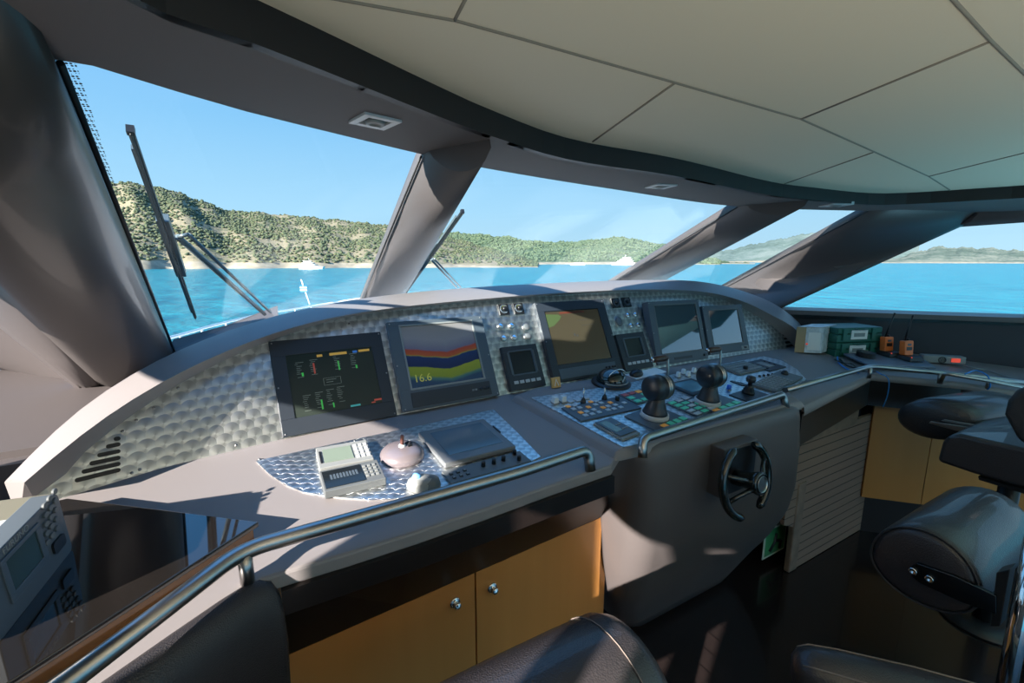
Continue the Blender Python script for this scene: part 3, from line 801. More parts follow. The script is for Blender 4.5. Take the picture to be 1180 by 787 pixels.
# --- leather bolster round the port end
mb = MB()
eb = [dz(e0), dz(e1), dz(eL)]
nrm = V(((e1 - e0).y, -(e1 - e0).x, 0)).normalized() * -1
if nrm.x < 0: nrm = -nrm
prof = [(-.035, -.012), (-.02, .004), (.0, .008), (.02, -.002), (.035, -.03), (.038, -.07), (.035, -.16), (.02, -.30), (.0, -.36), (-.05, -.36)]
rings = []
for j, p in enumerate([dz(desk(326, 662)) - V((0, 0, .02)), eb[0] - V((0, 0, .004)), eb[0].lerp(eb[1], .15), eb[1], eb[2]]):
    nn = nrm if j > 1 else V((0.1, -1, 0)).normalized()
    if j == 1: nn = (nrm + V((0, -1, 0)) * .8).normalized()
    rings.append([p + nn * a + V((0, 0, b)) for a, b in prof])
mb.rings(rings, smooth=True)
mb.build('bolster', 'leather', con, label='black grained leather bolster at the port end', subsurf=1)
# --- steering pod, raised above the desk
Yf = [(0, 1.25), (.15, 1.19), (.3, 1.11), (.45, 1.045), (.6, 1.005), (.8, .985), (1.0, .985)]
Xl = [(0, 1.31), (.25, 1.17), (.45, 1.11), (.65, 1.075), (1.0, 1.055)]
Xr = [(0, 2.02), (.1, 2.09), (.25, 2.14), (.45, 2.15), (.65, 2.10), (.9, 2.05), (1.0, 2.04)]
def podring(z, inset=0.0):
    y, a, b = lerp_tab(Yf, z) + inset, lerp_tab(Xl, z) + inset, lerp_tab(Xr, z) - inset
    r = .085; pts = []
    for q in range(7):
        an = R(180 + 15 * q); pts.append(V((a + r + r * math.cos(an), y + r + r * math.sin(an), z)))
    for q in range(7):
        an = R(270 + 15 * q); pts.append(V((b - r + r * math.cos(an), y + r + r * math.sin(an), z)))
    return [V((a, 1.5, z))] + pts + [V((b, 1.5, z))]
mb = MB(); rings = [podring(z) for z in (0, .06, .12, .18, .24, .3, .36, .42, .48, .54, .6, .7, .8, .88, .935)]
zt_ = lambda p, i: V((p.x, p.y, desk_z(p.y, .022) - i))
for ins, dropz in ((.004, .030), (.014, .014), (.030, .004), (.05, 0.0)):
    rings.append([zt_(V((p.x, min(p.y, 1.5), 0)), dropz) for p in podring(.95, ins)])
mb.rings(rings, smooth=True)
mb.build('steering_pod', 'trim', con, label='rounded taupe pod carrying the steering wheel')
# raised top of the pod
hP = .022
pt = [desk(586, 461), desk(708, 531), V((1.05, 1.0, 0)), V((2.06, 1.0, 0)), V((2.12, 1.1, 0)), V((2.62, 1.40, 0)), V((2.74, 1.56, 0)), V((1.0, 1.59, 0))]
pt = [dz(p) for p in pt]; cc = V((1.6, 1.3, 0))
pti = [dz(p + (cc - V((p.x, p.y, 0))).normalized() * .028, hP) for p in pt]
mb = MB(); mb.solid([p - V((0, 0, .01)) for p in pt], pti); mb.build('pod_top', 'deskm', con, bevel=.01, seg=3, sharp=True)
# --- starboard fascia down to the wood
CSE = cs = [dz(desk(926, 470)), dz(desk(1005, 431)), dz(desk(1110, 441)), dz(desk(1180, 452)), dz(desk(1180, 452)) + (desk(1180, 452) - desk(1110, 441)) * .8]
ct = [p + V((.006, .006, -.03)) for p in cs]; cb = [p + dn * .15 for p in ct]
band('fascia', ct, cb, 'fascia', .03, label='very dark brown fascia')
mb = MB()
mb.rings([[p + V((-.004, -.004, -.036)) for p in cs], [p + V((-.012, -.012, -.02)) for p in cs], [p + V((-.006, -.006, 0.002)) for p in cs], [p + V((.02, .02, 0.002)) for p in cs]], closed=False, caps=False)
mb.build('edge_trim', 'deskm', con)
# ------------------------------------------------------------------ port cupboard with two maple doors
cup = thing('storage_cupboard', ((DL.x + DR.x) / 2, DL.y + .1, 0), 'honey maple cupboard with two doors under the port side of the desk', 'cupboard')
mb = MB()
mb.solid([dpt(DL2.x, .05, .02), dpt(DR.x, .05, .02), dpt(DR.x, .66, .02), dpt(DL2.x, .66, .02)], [dpt(DL2.x, .05, .35), dpt(DR.x + .0, .05, .27), dpt(DR.x + .0, .66, .27), dpt(DL2.x, .66, .35)])
mb.build('carcass', 'wood', cup)
mb = MB(); mb.solid([dpt(DL2.x, 0, .06), dpt(DR.x, 0, .06), dpt(DR.x, .05, .06), dpt(DL2.x, .05, .06)], [dpt(DL2.x, 0, .3), dpt(DR.x, 0, .26), dpt(DR.x, .05, .26), dpt(DL2.x, .05, .3)])
mb.build('plinth', 'darktrim', cup)
xm = atZ(545, 655, .65).x
xr = dpt(1.085, 0).x
for a, b, kp in ((DL.x + .004, xm - .003, (524, 694)), (xm + .003, xr, (567, 677))):
    mb = MB(); mb.solid([dpt(a, .06), dpt(b, .06), dpt(b, .645), dpt(a, .645)], [dpt(a, .06, .02), dpt(b, .06, .02), dpt(b, .645, .02), dpt(a, .645, .02)])
    d = mb.build('door', 'wood', cup)
    n = V((ddir.y, -ddir.x, 0)); c = onplane(kp[0], kp[1], DL, n)
    kf = Fr(c, ddir, V((0, 0, 1)))
    if kf.n.y > 0: kf = Fr(c, -ddir, V((0, 0, 1)))
    mb = MB(); mb.lathe(kf, [(.0, -.001), (.017, 0), (.0175, .004), (.013, .006), (.006, .007), (.006, .014), (.011, .016), (.0115, .022), (.008, .025), (0, .026)], seg=20)
    mb.build('knob', 'chrome', d, label='round chrome push knob')
mb = MB(); mb.solid([dpt(DL2.x, .06), dpt(DL.x - .004, .06), dpt(DL.x - .004, .645), dpt(DL2.x, .645)], [dpt(DL2.x, .06, .02), dpt(DL.x - .004, .06, .02), dpt(DL.x - .004, .645, .02), dpt(DL2.x, .645, .02)])
mb.build('side_panel', 'wood', cup)
# ------------------------------------------------------------------ starboard wood-fronted lockers
q0, q1 = V((cs[1].x + .05, cs[1].y + .03, 0)), V((cs[4].x + .05, cs[4].y + .0, 0))
qd = (q1 - q0).normalized(); qn = V((qd.y, -qd.x, 0))
if qn.x > 0: qn = -qn
lk = thing('locker', (q0.x + .4, q0.y - .2, 0), 'honey maple locker fronts below the starboard counter', 'locker')
def qp(x, y): return onplane(x, y, q0, qn)
zb, zt2 = qp(1060, 581).z, .86
cuts = [(qp(1000, 520) - q0).dot(qd), (qp(1067, 545) - q0).dot(qd), (qp(1148, 570) - q0).dot(qd), (qp(1148, 570) - q0).dot(qd) + .5]
for a, b in zip(cuts, cuts[1:]):
    mb = MB(); P = lambda s, z, k=0: V((q0.x, q0.y, z)) + qd * s - qn * k
    mb.solid([P(a + .002, zb), P(b - .002, zb), P(b - .002, zt2), P(a + .002, zt2)], [P(a + .002, zb, .02), P(b - .002, zb, .02), P(b - .002, zt2, .02), P(a + .002, zt2, .02)])
    mb.build('door', 'wood_side', lk)
mb = MB(); a, b = cuts[0], cuts[-1]
mb.solid([P(a, 0, .06), P(b, 0, .06), P(b, zb + .01, .06), P(a, zb + .01, .06)], [P(a, 0, .12), P(b, 0, .12), P(b, zb + .01, .12), P(a, zb + .01, .12)])
mb.build('plinth', 'darktrim', lk)
mb = MB(); mb.solid([P(a, zb, .022), P(b, zb, .022), P(b, zt2, .022), P(a, zt2, .022)], [P(a, zb, .15), P(b, zb, .15), P(b, zt2, .15), P(a, zt2, .15)])
mb.build('carcass', 'darktrim', lk)
# dark back panel between the pod and the lockers
mb = MB(); mb.box(WORLD, 2.06, 3.10, 1.34, 1.38, 0, .86)
mb.build('back_panel', 'darktrim', con)
# ------------------------------------------------------------------ slatted teak board leaning by the pod
tb = thing('teak_board', (2.75, 1.13, 0), 'weathered brown slatted teak board standing upright beside the steering pod', 'board')
def tp(x, y): return atY(x, y, 1.12)
F0 = Fr((0, 1.12, 0), (1, 0, 0), (0, 0, 1))      # n points aft
def txz(x, y): p = tp(x, y); return (p.x, max(p.z, .004))
x0 = 2.335; x1 = txz(1005, 597)[0]; xn = txz(990, 470)[0]; zt3 = .817; zn = zt3 - .075
mb = MB(); mb.prism(F0, [(x0, .004), (x1, .004), (x1, zn), (xn, zn), (xn, zt3), (x0 - .12, zt3), (x0 - .12, .3), (x0, .25)], -.022, .0)
mb.build('slatted_panel', 'teak', tb, bevel=.002)
mb = MB(); mb.box(F0, x0 - .03, x0 + .045, .002, .50, -.026, .006); mb.build('stile', 'teak_edge', tb, bevel=.008)
mb = MB(); mb.box(F0, x1 - .035, x1, .002, zn, -.024, .003); mb.build('stile', 'teak_edge', tb, bevel=.004)
mb = MB(); mb.box(F0, x0 - .12, xn, zt3 - .10, zt3, -.024, .003); mb.build('top_rail', 'teak_edge', tb, bevel=.004)
# ------------------------------------------------------------------ chart table with a smoked glass top
ctb = thing('chart_table', (-.4, 1.1, .93), 'low chart table with a smoked black glass top in the port corner', 'table')
hT = .045
gt = [desk(78, 574, hT), desk(298, 601, hT), desk(10, 786, hT)]
gt.append(gt[2] + (gt[2] - gt[1]) * .4); gt.append(V((-.95, gt[3].y, gt[3].z))); gt.append(V((-.95, gt[0].y - .05, gt[0].z)))
mb = MB(); mb.solid([p - V((0, 0, .012)) for p in gt], gt); mb.build('glass_top', 'glassblack', ctb, bevel=.002)
mb = MB(); cc = sum(gt, V((0, 0, 0))) / len(gt)
inn = [p + (cc - p).normalized() * .012 for p in gt]
mb.solid([V((p.x, p.y, desk_z(p.y, 0))) for p in inn], [p - V((0, 0, .0125)) for p in inn]); mb.build('casing', 'amber_edge', ctb)
# ================================================================== INSTRUMENTS ON THE UPRIGHT PANEL
def local(fr, q): d = q - fr.o; return d.dot(fr.u), d.dot(fr.v)
def rect_px(fr, cs, proj):
    P = [local(fr, proj(*c)) for c in cs]
    return ((P[0][0] + P[3][0]) / 2, (P[1][0] + P[2][0]) / 2, (P[2][1] + P[3][1]) / 2, (P[0][1] + P[1][1]) / 2)
def frame_ring(mb, fr, o, i, c0, c1, m=0):
    """a raised rectangular frame: outer and inner rectangles"""
    (a0, a1, b0, b1), (p0, p1, q0, q1) = o, i
    mb.box(fr, a0, a1, b0, q0, c0, c1, m); mb.box(fr, a0, a1, q1, b1, c0, c1, m)
    mb.box(fr, a0, p0, q0, q1, c0, c1, m); mb.box(fr, p1, a1, q0, q1, c0, c1, m)
def display(name, label, cs, scr, th, bez, tilt=0, group=None, cat='display', scr_mat='screen', proj=panel, screws=True, strip=None, rim=.004, sink=.004, inner=None):
    pj = lambda x, y: proj(x, y, th)
    fr, w, h = fit(cs, pj)
    r = rect_px(fr, scr, pj)
    if tilt:
        c_, k_ = math.cos(R(tilt)), math.sin(R(tilt)); fr = Fr(fr.o + fr.n * .012, fr.u, fr.v * c_ + fr.n * k_)
    t = thing(name, fr.o - fr.n * th, label, cat, group)
    W, H = w / 2, h / 2
    mb = MB()
    mb.box(fr, -W, W, -H, H, -th - .02, -sink)
    mb.build('housing', bez, t)
    mb = MB(); frame_ring(mb, fr, (-W, W, -H, H), (r[0] - rim, r[1] + rim, r[2] - rim, r[3] + rim), -sink, 0); mb.build('bezel', bez, t, bevel=.0012)
    if inner:
        mb = MB(); frame_ring(mb, fr, (r[0] - rim - .004, r[1] + rim + .004, r[2] - rim - .004, r[3] + rim + .004), (r[0] - .001, r[1] + .001, r[2] - .001, r[3] + .001), -sink, .0015); mb.build('screen_rim', inner, t, bevel=.001)
    mb = MB(); mb.box(fr, r[0] - rim, r[1] + rim, r[2] - rim, r[3] + rim, -sink, -sink + .001); s = mb.build('screen', scr_mat, t)
    if screws:
        for a, b in ((-W + .008, H - .008), (W - .008, H - .008), (-W + .008, -H + .008), (W - .008, -H + .008), (-W + .008, 0), (W - .008, 0)):
            mb = MB(); mb.lathe(fr.at(a, b), [(.0028, -.001), (.0028, .0008), (0, .0014)], seg=8); mb.build('screw', 'steel', t)
    return t, fr, r, s, -sink + .0013, W, H
def em(name, c, s=1.0): return mat(name, [q * .45 for q in c], .3, emit=c, estr=s * .45)
M['scr_green'] = em('screen_green', (.08, .75, .12), .7); M['scr_red'] = em('screen_red', (.75, .12, .08), .5); M['scr_amber'] = em('screen_amber', (.85, .50, .10), .6)
M['scr_blue'] = em('screen_blue', (.05, .25, .80), .5); M['scr_text'] = em('screen_text', (.35, .42, .36), .25); M['scr_cyan'] = em('screen_cyan', (.1, .6, .6), .5)
M['scr_olive'] = mat('dim_screen', (.030, .040, .034), .12)
# --- engine data display
t, fr, r, s, c, W, H = display('engine_display', 'large black engine data display, leftmost screen on the instrument panel', [(310.5, 393), (439, 382.5), (457, 478), (325, 505)], [(331, 411), (427.5, 400), (439, 463.5), (341, 480)], .010, 'bezel', scr_mat='scr_olive')
a0, a1, b0, b1 = r; w, h = a1 - a0, b1 - b0
def pt2(u, v): return a0 + u * w, b1 - v * h
pic, pic_m = MB(), ['scr_olive']
pic.box(fr, r[0], r[1], r[2], r[3], c - .0006, c - .0001)
def bars(name, lst, m, c_=None):
    pic_m.append(m)
    for u, v, du, dv in lst:
        x, y = pt2(u, v); pic.box(fr, x, x + du * w, y - dv * h, y, c - .0002, (c_ or c) + .0002, len(pic_m) - 1)
bars('indicator_bars', [(.13, .30, .022, .06), (.56, .17, .016, .16), (.77, .28, .02, .06), (.29, .79, .018, .16), (.42, .87, .016, .08)], 'scr_green')
bars('warning_bars', [(.27, .16, .018, .18), (.92, .93, .10, .03), (.88, .97, .05, .02)], 'scr_red')
bars('menu_bar', [(.33, .025, .065, .04), (.48, .02, .21, .045), (.84, .015, .14, .04)], 'scr_amber')
bars('menu_highlight', [(.765, .02, .055, .04), ], 'scr_blue')
bars('footer_bar', [(.62, .965, .12, .03), ], 'scr_cyan')
rr = random.Random(2); txt = []
for cx, cy in ((.08, .12), (.24, .1), (.52, .06), (.72, .07), (.10, .68), (.24, .66), (.37, .64), (.50, .62)):
    for k in range(7):
        txt.append((cx + rr.uniform(-.01, .01), cy + k * .032, rr.uniform(.03, .07), .007))
    txt += [(cx, cy + .25, .07, .006), (cx, cy, .09, .008)]
txt += [(.36, .44, .20, .004), (.36, .56, .20, .004), (.36, .44, .004, .12), (.56, .44, .004, .12), (.39, .47, .12, .008), (.39, .51, .08, .008)]
bars('screen_text', txt, 'scr_text')
pic.build('screen_picture', pic_m, s)
# --- echo sounder display, picture of the sea bed in bands
m = bpy.data.materials.new('sounder_picture'); m.use_nodes = True
n_, l_ = m.node_tree.nodes, m.node_tree.links; b = n_['Principled BSDF']; b.inputs['Roughness'].default_value = .12
tc = n_.new('ShaderNodeTexCoord'); sp = n_.new('ShaderNodeSeparateXYZ'); no = n_.new('ShaderNodeTexNoise'); no.inputs['Scale'].default_value = 5; no.inputs['Detail'].default_value = 4
l_.new(tc.outputs['UV'], sp.inputs[0]); l_.new(tc.outputs['UV'], no.inputs['Vector'])
dipn = nmath(n_, l_, 'MULTIPLY', nmath(n_, l_, 'ABSOLUTE', nmath(n_, l_, 'SUBTRACT', sp.outputs['X'], .55)), .22)
yy = nmath(n_, l_, 'ADD', nmath(n_, l_, 'SUBTRACT', sp.outputs['Y'], dipn), nmath(n_, l_, 'MULTIPLY', nmath(n_, l_, 'SUBTRACT', no.outputs['Fac'], .5), .05))
rp = n_.new('ShaderNodeValToRGB'); e = rp.color_ramp.elements; l_.new(yy, rp.inputs[0])
e[0].position = 0; e[0].color = (.02, .05, .10, 1); e[1].position = 1; e[1].color = (.20, .19, .18, 1)
for p, q in ((.05, (.05, .13, .12)), (.09, (.18, .22, .03)), (.22, (.21, .25, .03)), (.235, (.008, .02, .07)), (.40, (.010, .03, .10)), (.415, (.26, .22, .04)), (.43, (.32, .075, .03)), (.50, (.30, .05, .03)), (.53, (.12, .12, .18)), (.7, (.20, .20, .22))):
    x = e.new(p); x.color = (*q, 1)
l_.new(rp.outputs[0], b.inputs['Base Color']); l_.new(rp.outputs[0], b.inputs['Emission Color']); b.inputs['Emission Strength'].default_value = .12
M['sounder'] = m
def uvquad(fr, r, c, m, parent, name):
    me = bpy.data.meshes.new(name); off = V((0, 0, 0)); p = parent
    while p is not None: off += p.location; p = p.parent
    me.from_pydata([tuple(fr.P(a, b_, c) - off) for a, b_ in ((r[0], r[2]), (r[1], r[2]), (r[1], r[3]), (r[0], r[3]))], [], [(0, 1, 2, 3)])
    uv = me.uv_layers.new(); [setattr(uv.data[i], 'uv', q) for i, q in enumerate(((0, 0), (1, 0), (1, 1), (0, 1)))]
    me.materials.append(M[m]); o = bpy.data.objects.new(name, me); COL.objects.link(o); o.parent = parent; return o
def buttons(t, fr, lst, m, name='button', hgt=.0022):
    for a, b_, wa, wb in lst:
        mb = MB(); mb.box(fr, a - wa / 2, a + wa / 2, b_ - wb / 2, b_ + wb / 2, -.0005, hgt); mb.build(name, m, t, bevel=.0005)
t, fr, r, s, c, W, H = display('sounder_display', 'large grey-framed depth sounder screen with coloured sea bed bands, second screen from the left', [(446, 370.5), (555, 364.5), (575.5, 454), (465, 476)], [(462, 376.6), (543, 370.7), (557, 435), (475, 447)], .022, 'bezel2', inner='lightgrey')
uvquad(fr, r, c, 'sounder', s, 'sounder_picture')
M['depth_yellow'] = em('depth_figures', (.75, .75, .12), .4)
lettering('16.6', fr.at(r[0] + .012, r[2] + .020, c), .042, 'depth_yellow', s)
mb = MB(); mb.box(fr, r[0] - .012, r[1] + .02, -H + .008, r[2] - .018, 0, .003); mb.build('control_strip', 'bezel', t, bevel=.001)
yb = (-H + r[2]) / 2 - .004
buttons(t, fr, [(r[1] - .060, yb, .009, .007), (r[1] - .047, yb, .009, .007)], 'lightgrey', hgt=.005)
for k in (-.026, -.006, .010):
    mb = MB(); mb.lathe(fr.at(r[1] + k, yb, .003), [(.0065, 0), (.006, .005), (0, .0055)], seg=12); mb.build('knob', 'black', t)
# --- chart display
t, fr, r, s, c, W, H = display('chart_display', 'large black chart display with a dull brown screen, right of the small port control head', [(617, 349), (695, 344.6), (718.6, 428.5), (639, 441)], [(628, 360), (689, 355.6), (704, 412), (644, 420)], .022, 'bezel')
M['chart_brown'] = mat('chart_picture', (.042, .035, .022), .14, emit=(.10, .075, .035), estr=.15); M['chart_green'] = mat('chart_land', (.05, .075, .03), .14, emit=(.05, .08, .03), estr=.3); M['chart_red'] = mat('chart_red_bar', (.12, .03, .02), .14)
uvquad(fr, r, c, 'chart_brown', s, 'chart_picture')
a0, a1, b0, b1 = r; w, h = a1 - a0, b1 - b0
mb = MB(); mb.prism(fr, [pt2(0, .04), pt2(0, .30), pt2(.10, .27), pt2(.22, .17), pt2(.27, .10), pt2(.22, .06)], c, c + .0004); mb.build('land_area', 'chart_green', s)
mb = MB(); mb.box(fr, *[pt2(.25, 0)[0], pt2(.72, 0)[0]], pt2(0, .05)[1], pt2(0, .015)[1], c, c + .0004); mb.build('status_bar', 'chart_red', s)
mb = MB()
for q in ((.42, .45, .02, .05), (.47, .48, .02, .03), (.55, .20, .2, .004), (.6, .30, .25, .004)):
    x, y = pt2(q[0], q[1]); mb.box(fr, x, x + q[2] * w, y - q[3] * h, y, c, c + .0005)
mb.build('chart_marks', 'bezel', s)
mb = MB(); mb.box(fr, r[0] - .008, r[1] + .012, -H + .010, r[2] - .022, 0, .003); mb.build('control_strip', 'bezel2', t, bevel=.001)
yb = (-H + r[2]) / 2 - .006
for k in (-.05, -.03, -.01, .006):
    mb = MB(); mb.lathe(fr.at(r[1] + k, yb, .003), [(.006, 0), (.0055, .005), (0, .0055)], seg=12); mb.build('knob', 'black', t)
# --- two small control heads with five white keys
for cs, sc, lb in (([(578, 400), (617, 396), (630, 443.5), (589, 451)], [(587.5, 405.5), (612, 404), (617, 427.5), (591.7, 431.7)], 'small black control head with five white keys, between the sounder and the chart display'),
                   ([(710, 385), (741.5, 382.4), (753, 421.7), (721, 428.5)], [(719.5, 390.5), (736.4, 389.5), (743, 407.5), (724.6, 410.5)], 'small black control head with five white keys, right of the brown chart display')):
    t, fr, r, s, c, W, H = display('autopilot_control_head', lb, cs, sc, .018, 'bezel', group='small control heads with white keys', screws=False, inner='bezel2', rim=.003)
    mb = MB(); mb.box(fr, r[0] - .012, r[0] - .008, r[2], r[3], 0, .003); mb.build('grip_bar', 'greyplastic', t)
    mb = MB(); mb.box(fr, r[1] + .008, r[1] + .012, r[2], r[3], 0, .003); mb.build('grip_bar', 'greyplastic', t)
    y = (-H + r[2]) / 2 - .002; L_ = 2 * W
    buttons(t, fr, [(-L_ * .32 + L_ * .16 * k, y, L_ * .115, .013) for k in range(5)], 'white', hgt=.004)
# --- two reflective displays
t, fr, r, s, c, W, H = display('radar_display', 'switched-off blue-black display reflecting the window, larger of the starboard pair', [(741, 351), (798, 347), (819, 413), (760, 420)], [(748, 355.5), (795.5, 352), (810.7, 402), (765, 407)], .022, 'bezel2', tilt=9, scr_mat='screen_off', inner='greyplastic')
mb = MB(); mb.lathe(fr.at(W - .03, -H + .022), [(.007, 0), (.0065, .006), (0, .0065)], seg=12); mb.build('knob', 'black', t)
mb = MB(); mb.box(fr, -W * .35, W * .35, -H + .016, -H + .030, 0, .002); mb.build('key_strip', 'bezel', t)
t, fr, r, s, c, W, H = display('radar_display', 'switched-off display reflecting the window, smaller and rightmost screen of the instrument panel', [(803, 355.6), (848, 352), (866.6, 403.5), (821, 408)], [(812.4, 360.5), (844.6, 358), (856.5, 393), (823.4, 398.5)], .022, 'bezel2', tilt=9, scr_mat='screen_off', inner='greyplastic')
mb = MB(); mb.box(fr, W - .075, W - .012, -H + .008, -H + .030, 0, .002); mb.build('control_patch', 'lightgrey', t)
mb = MB(); mb.box(fr, W - .05, W - .03, -H + .014, -H + .024, .002, .006); mb.build('switch', 'black', t)
# --- rotary switches in black squares
for (x, y), lb in (((580, 357), 'black square rotary switch, left of the pair right of the sounder'), ((597, 356), 'black square rotary switch, right of the pair right of the sounder'),
               ((709, 349.5), 'black square rotary switch, left of the pair above the round silver buttons'), ((721.5, 348.5), 'black square rotary switch, right of the pair above the round silver buttons')):
    p = panel(x, y); f0 = panel_frame(p.x); fr = Fr(p, f0[1], f0[2]); k = (.026 if x < 650 else .027)
    t = thing('rotary_switch', p, lb, 'switch', 'black square rotary switches')
    mb = MB(); mb.box(fr, -k, k, -k, k, -.002, .007); mb.build('base_plate', 'black', t, bevel=.002)
    mb = MB(); mb.lathe(fr.at(0, 0, .007), [(.021, 0), (.021, .004), (.018, .005), (.017, .002), (0, .002)], seg=24); mb.build('ring', 'bezel2', t)
    mb = MB(); mb.lathe(fr.at(0, 0, .009), [(.011, 0), (.010, .012), (0, .013)], seg=16); mb.box(fr.rot(.6), -.0125, .0125, -.003, .003, .02, .0245); mb.build('pointer_knob', 'black', t)
    mb = MB()
    for q in range(5):
        g = fr.rot(R(-60 + q * 34)); mb.box(g, -.0012, .0012, .0135, .018, .0092, .0098)
    mb.build('scale_marks', 'depth_yellow' if x < 650 else 'lightgrey', t)
def round_knob(name, x, y, r, m, label, group, cat='button', h=.012, proj=panel, flatf=.8, sy=1.0):
    p = proj(x, y)
    if proj is panel: f0 = panel_frame(p.x); fr = Fr(p, f0[1], f0[2])
    else: fr = Fr(p, (1, 0, 0), (0, 1, SL))
    t = thing(name, p, label, cat, group)
    mb = MB(); mb.lathe(fr, [(r * 1.15, -.001), (r * 1.15, .002), (r * .95, .003)], seg=20, sy=sy); mb.build('collar', 'steel', t)
    mb = MB(); mb.lathe(fr, [(r * .92, .002), (r * .9, h * .8), (r * flatf, h), (0, h)], seg=20, sy=sy); mb.build('cap', m, t)
    return t
names = ['upper left', 'upper right', 'lower left', 'lower right']
for (x, y), q in zip(((576.4, 376), (589, 375.5), (580, 390), (592, 389.3)), names):
    round_knob('push_button', x, y, .0135, 'chrome', 'round silver push button, %s of four below the port rotary switches' % q, 'round silver buttons by the sounder')
for (x, y), q in zip(((606, 377), (608, 388)), ('upper', 'lower')):
    round_knob('selector_knob', x, y, .017, 'greyplastic', 'round grey selector knob, %s one beside the four port push buttons' % q, 'grey selector knobs by the chart display', 'knob', .010)
for (x, y), q in zip(((722.4, 363.7), (731, 363), (726, 375.6), (734.5, 374.8)), names):
    round_knob('push_button', x, y, .0135, 'chrome', 'round silver push button, %s of four right of the chart display' % q, 'round silver buttons by the chart display')
round_knob('speaker_grille', 712.7, 371, .023, 'greyplastic', 'larger oval grey instrument left of four silver buttons', None, 'instrument', .008, sy=1.25)
# --- louvres cut in the ends of the panel, screws
def slot(p0, p1, w):
    a, b_ = panel(*p0, .0008), panel(*p1, .0008); f0 = panel_frame((a.x + b_.x) / 2)
    d = (b_ - a).normalized(); f = Fr((a + b_) / 2, d, f0[3].cross(d)); L_ = (b_ - a).length / 2
    mb = MB(); mb.prism(f, rrect(-L_, L_, -w, w, w * .95, 3), -.004, .0006); mb.build('vent_slot', 'black', con)
for a, b_ in (((131, 506), (139, 505)), ((122, 515), (139, 511.5)), ((112, 525), (139, 519.5)), ((103, 534.5), (139, 527)), ((94, 544), (139, 534)), ((86, 554), (139, 541))):
    slot(a, b_, .0055)
for a, b_ in (((902, 386), (906, 385.6)), ((903.5, 390.5), (910, 389.8)), ((905, 394.7), (913, 393.8)), ((906.5, 399), (915, 397.6)), ((908, 403), (913, 402))):
    slot(a, b_, .007)
for x, y in ((157, 484), (177, 470), (141, 497), (152, 545), (205, 447), (161, 541), (237, 425), (370, 499), (272, 513), (402, 373)):
    p = panel(x, y); f0 = panel_frame(p.x); mb = MB(); mb.lathe(Fr(p, f0[1], f0[2]), [(.004, -.001), (.004, .001), (0, .0025)], seg=10); mb.build('screw', 'steel', con)
# small amber tag leaning on the panel foot
p = desk(641, 447, .022); t = thing('amber_tag', p, 'small amber tag standing at the foot of the chart display', 'tag')
f = Fr(p + V((0, 0, .001)), (1, 0, 0), (0, .25, 1)); mb = MB(); mb.box(f, -.022, .022, 0, .045, -.006, .006, 0); mb.build('block', mat('amber_tag_card', (.62, .36, .12), .5), t, bevel=.002)
mb = MB(); mb.tube([f.P(-.010, .008, .007), f.P(0, .036, .007), f.P(.010, .008, .007)], .002, seg=6); mb.build('mark', 'paper', t)
# ================================================================== THINGS LET INTO THE DESK
HPOD = .022
def plate(name, px, h, label, m='platemetal', n=3):
    pts = [desk(x, y, h) for x, y in px]
    mb = MB(); mb.solid([p - DN * .006 for p in pts], pts)
    return mb.build(name, m, con, label=label)
plate('port_inlay', [(295, 531), (409, 506), (495, 488), (568.6, 471.7), (596, 498), (623, 526), (580, 547), (530, 563), (480, 573.5), (425, 576), (380, 572), (350, 567), (330, 559), (310, 546)], .003, 'bare metal inlay on the port desk, polished in overlapping discs')
plate('centre_inlay', [(612, 458), (690, 447), (760, 434.5), (838, 418.5), (880, 410.5), (900, 415), (918, 425), (929, 437), (900, 451), (820, 480), (735, 511.5), (718, 515)], HPOD + .003, 'bare metal inlay on the raised pod, polished in overlapping discs')
for x, y in ((299, 529), (409, 507.5), (495, 489.5), (567, 474)):
    mb = MB(); mb.lathe(Fr(desk(x, y, .003), (1, 0, 0), (0, 1, SL)), [(.004, -.001), (.004, .001), (0, .0022)], seg=10); mb.build('screw', 'steel', con)
def dproj(h): return lambda x, y: desk(x, y, h)
def slab(name, label, cs, h0, th, m, cat, group=None, bevel=.002, part='body'):
    if not isinstance(m, str): M['tmp_' + name] = m; m = 'tmp_' + name
    """flat thing lying on the desk; cs are the corner pixels of its top face"""
    fr, w, h = fit(cs, dproj(h0 + th))
    t = thing(name, fr.o - fr.n * th, label, cat, group)
    mb = MB(); mb.box(fr, -w / 2, w / 2, -h / 2, h / 2, -th, 0); mb.build(part, m, t, bevel=bevel)
    return t, fr, w / 2, h / 2
def lpx(fr, x, y): return local(fr, onplane(x, y, fr.o, fr.n))
# --- two small radio control panels
h0 = .003
t, fr, W, H = slab('radio_receiver', 'small silver-grey radio receiver with a pale screen on the port inlay', [(364.6, 516), (421, 506.5), (432, 528), (367, 540)], h0, .022, 'lightgrey', 'radio')
mb = MB(); mb.box(fr, -W * .78, W * .30, -H * .62, H * .62, .0005, .002); mb.build('screen', mat('pale_lcd', (.20, .25, .20), .25), t)
mb = MB(); mb.box(fr, -W * .92, -W * .84, -H * .6, H * .5, 0, .002); mb.build('slot', 'black', t)
buttons(t, fr, [(W * (.46 + .20 * i), H * (-.55 + .36 * j), W * .13, H * .2) for i in range(3) for j in range(4)], 'white', hgt=.003)
t, fr, W, H = slab('radio_receiver', 'small dark radio receiver with a black screen, in front of the silver-grey one', [(368, 542), (436, 529.7), (443, 550), (374, 568)], h0, .022, 'greyplastic', 'radio')
mb = MB(); mb.box(fr, -W * .94, W * .34, -H * .80, H * .80, .0005, .002); mb.build('screen', 'screen', t)
mb = MB()
for k in range(9): mb.box(fr, -W * .72 + k * W * .105, -W * .72 + k * W * .105 + W * .07, -H * .1, H * .35, .002, .0024)
mb.build('digits', 'bezel2', t)
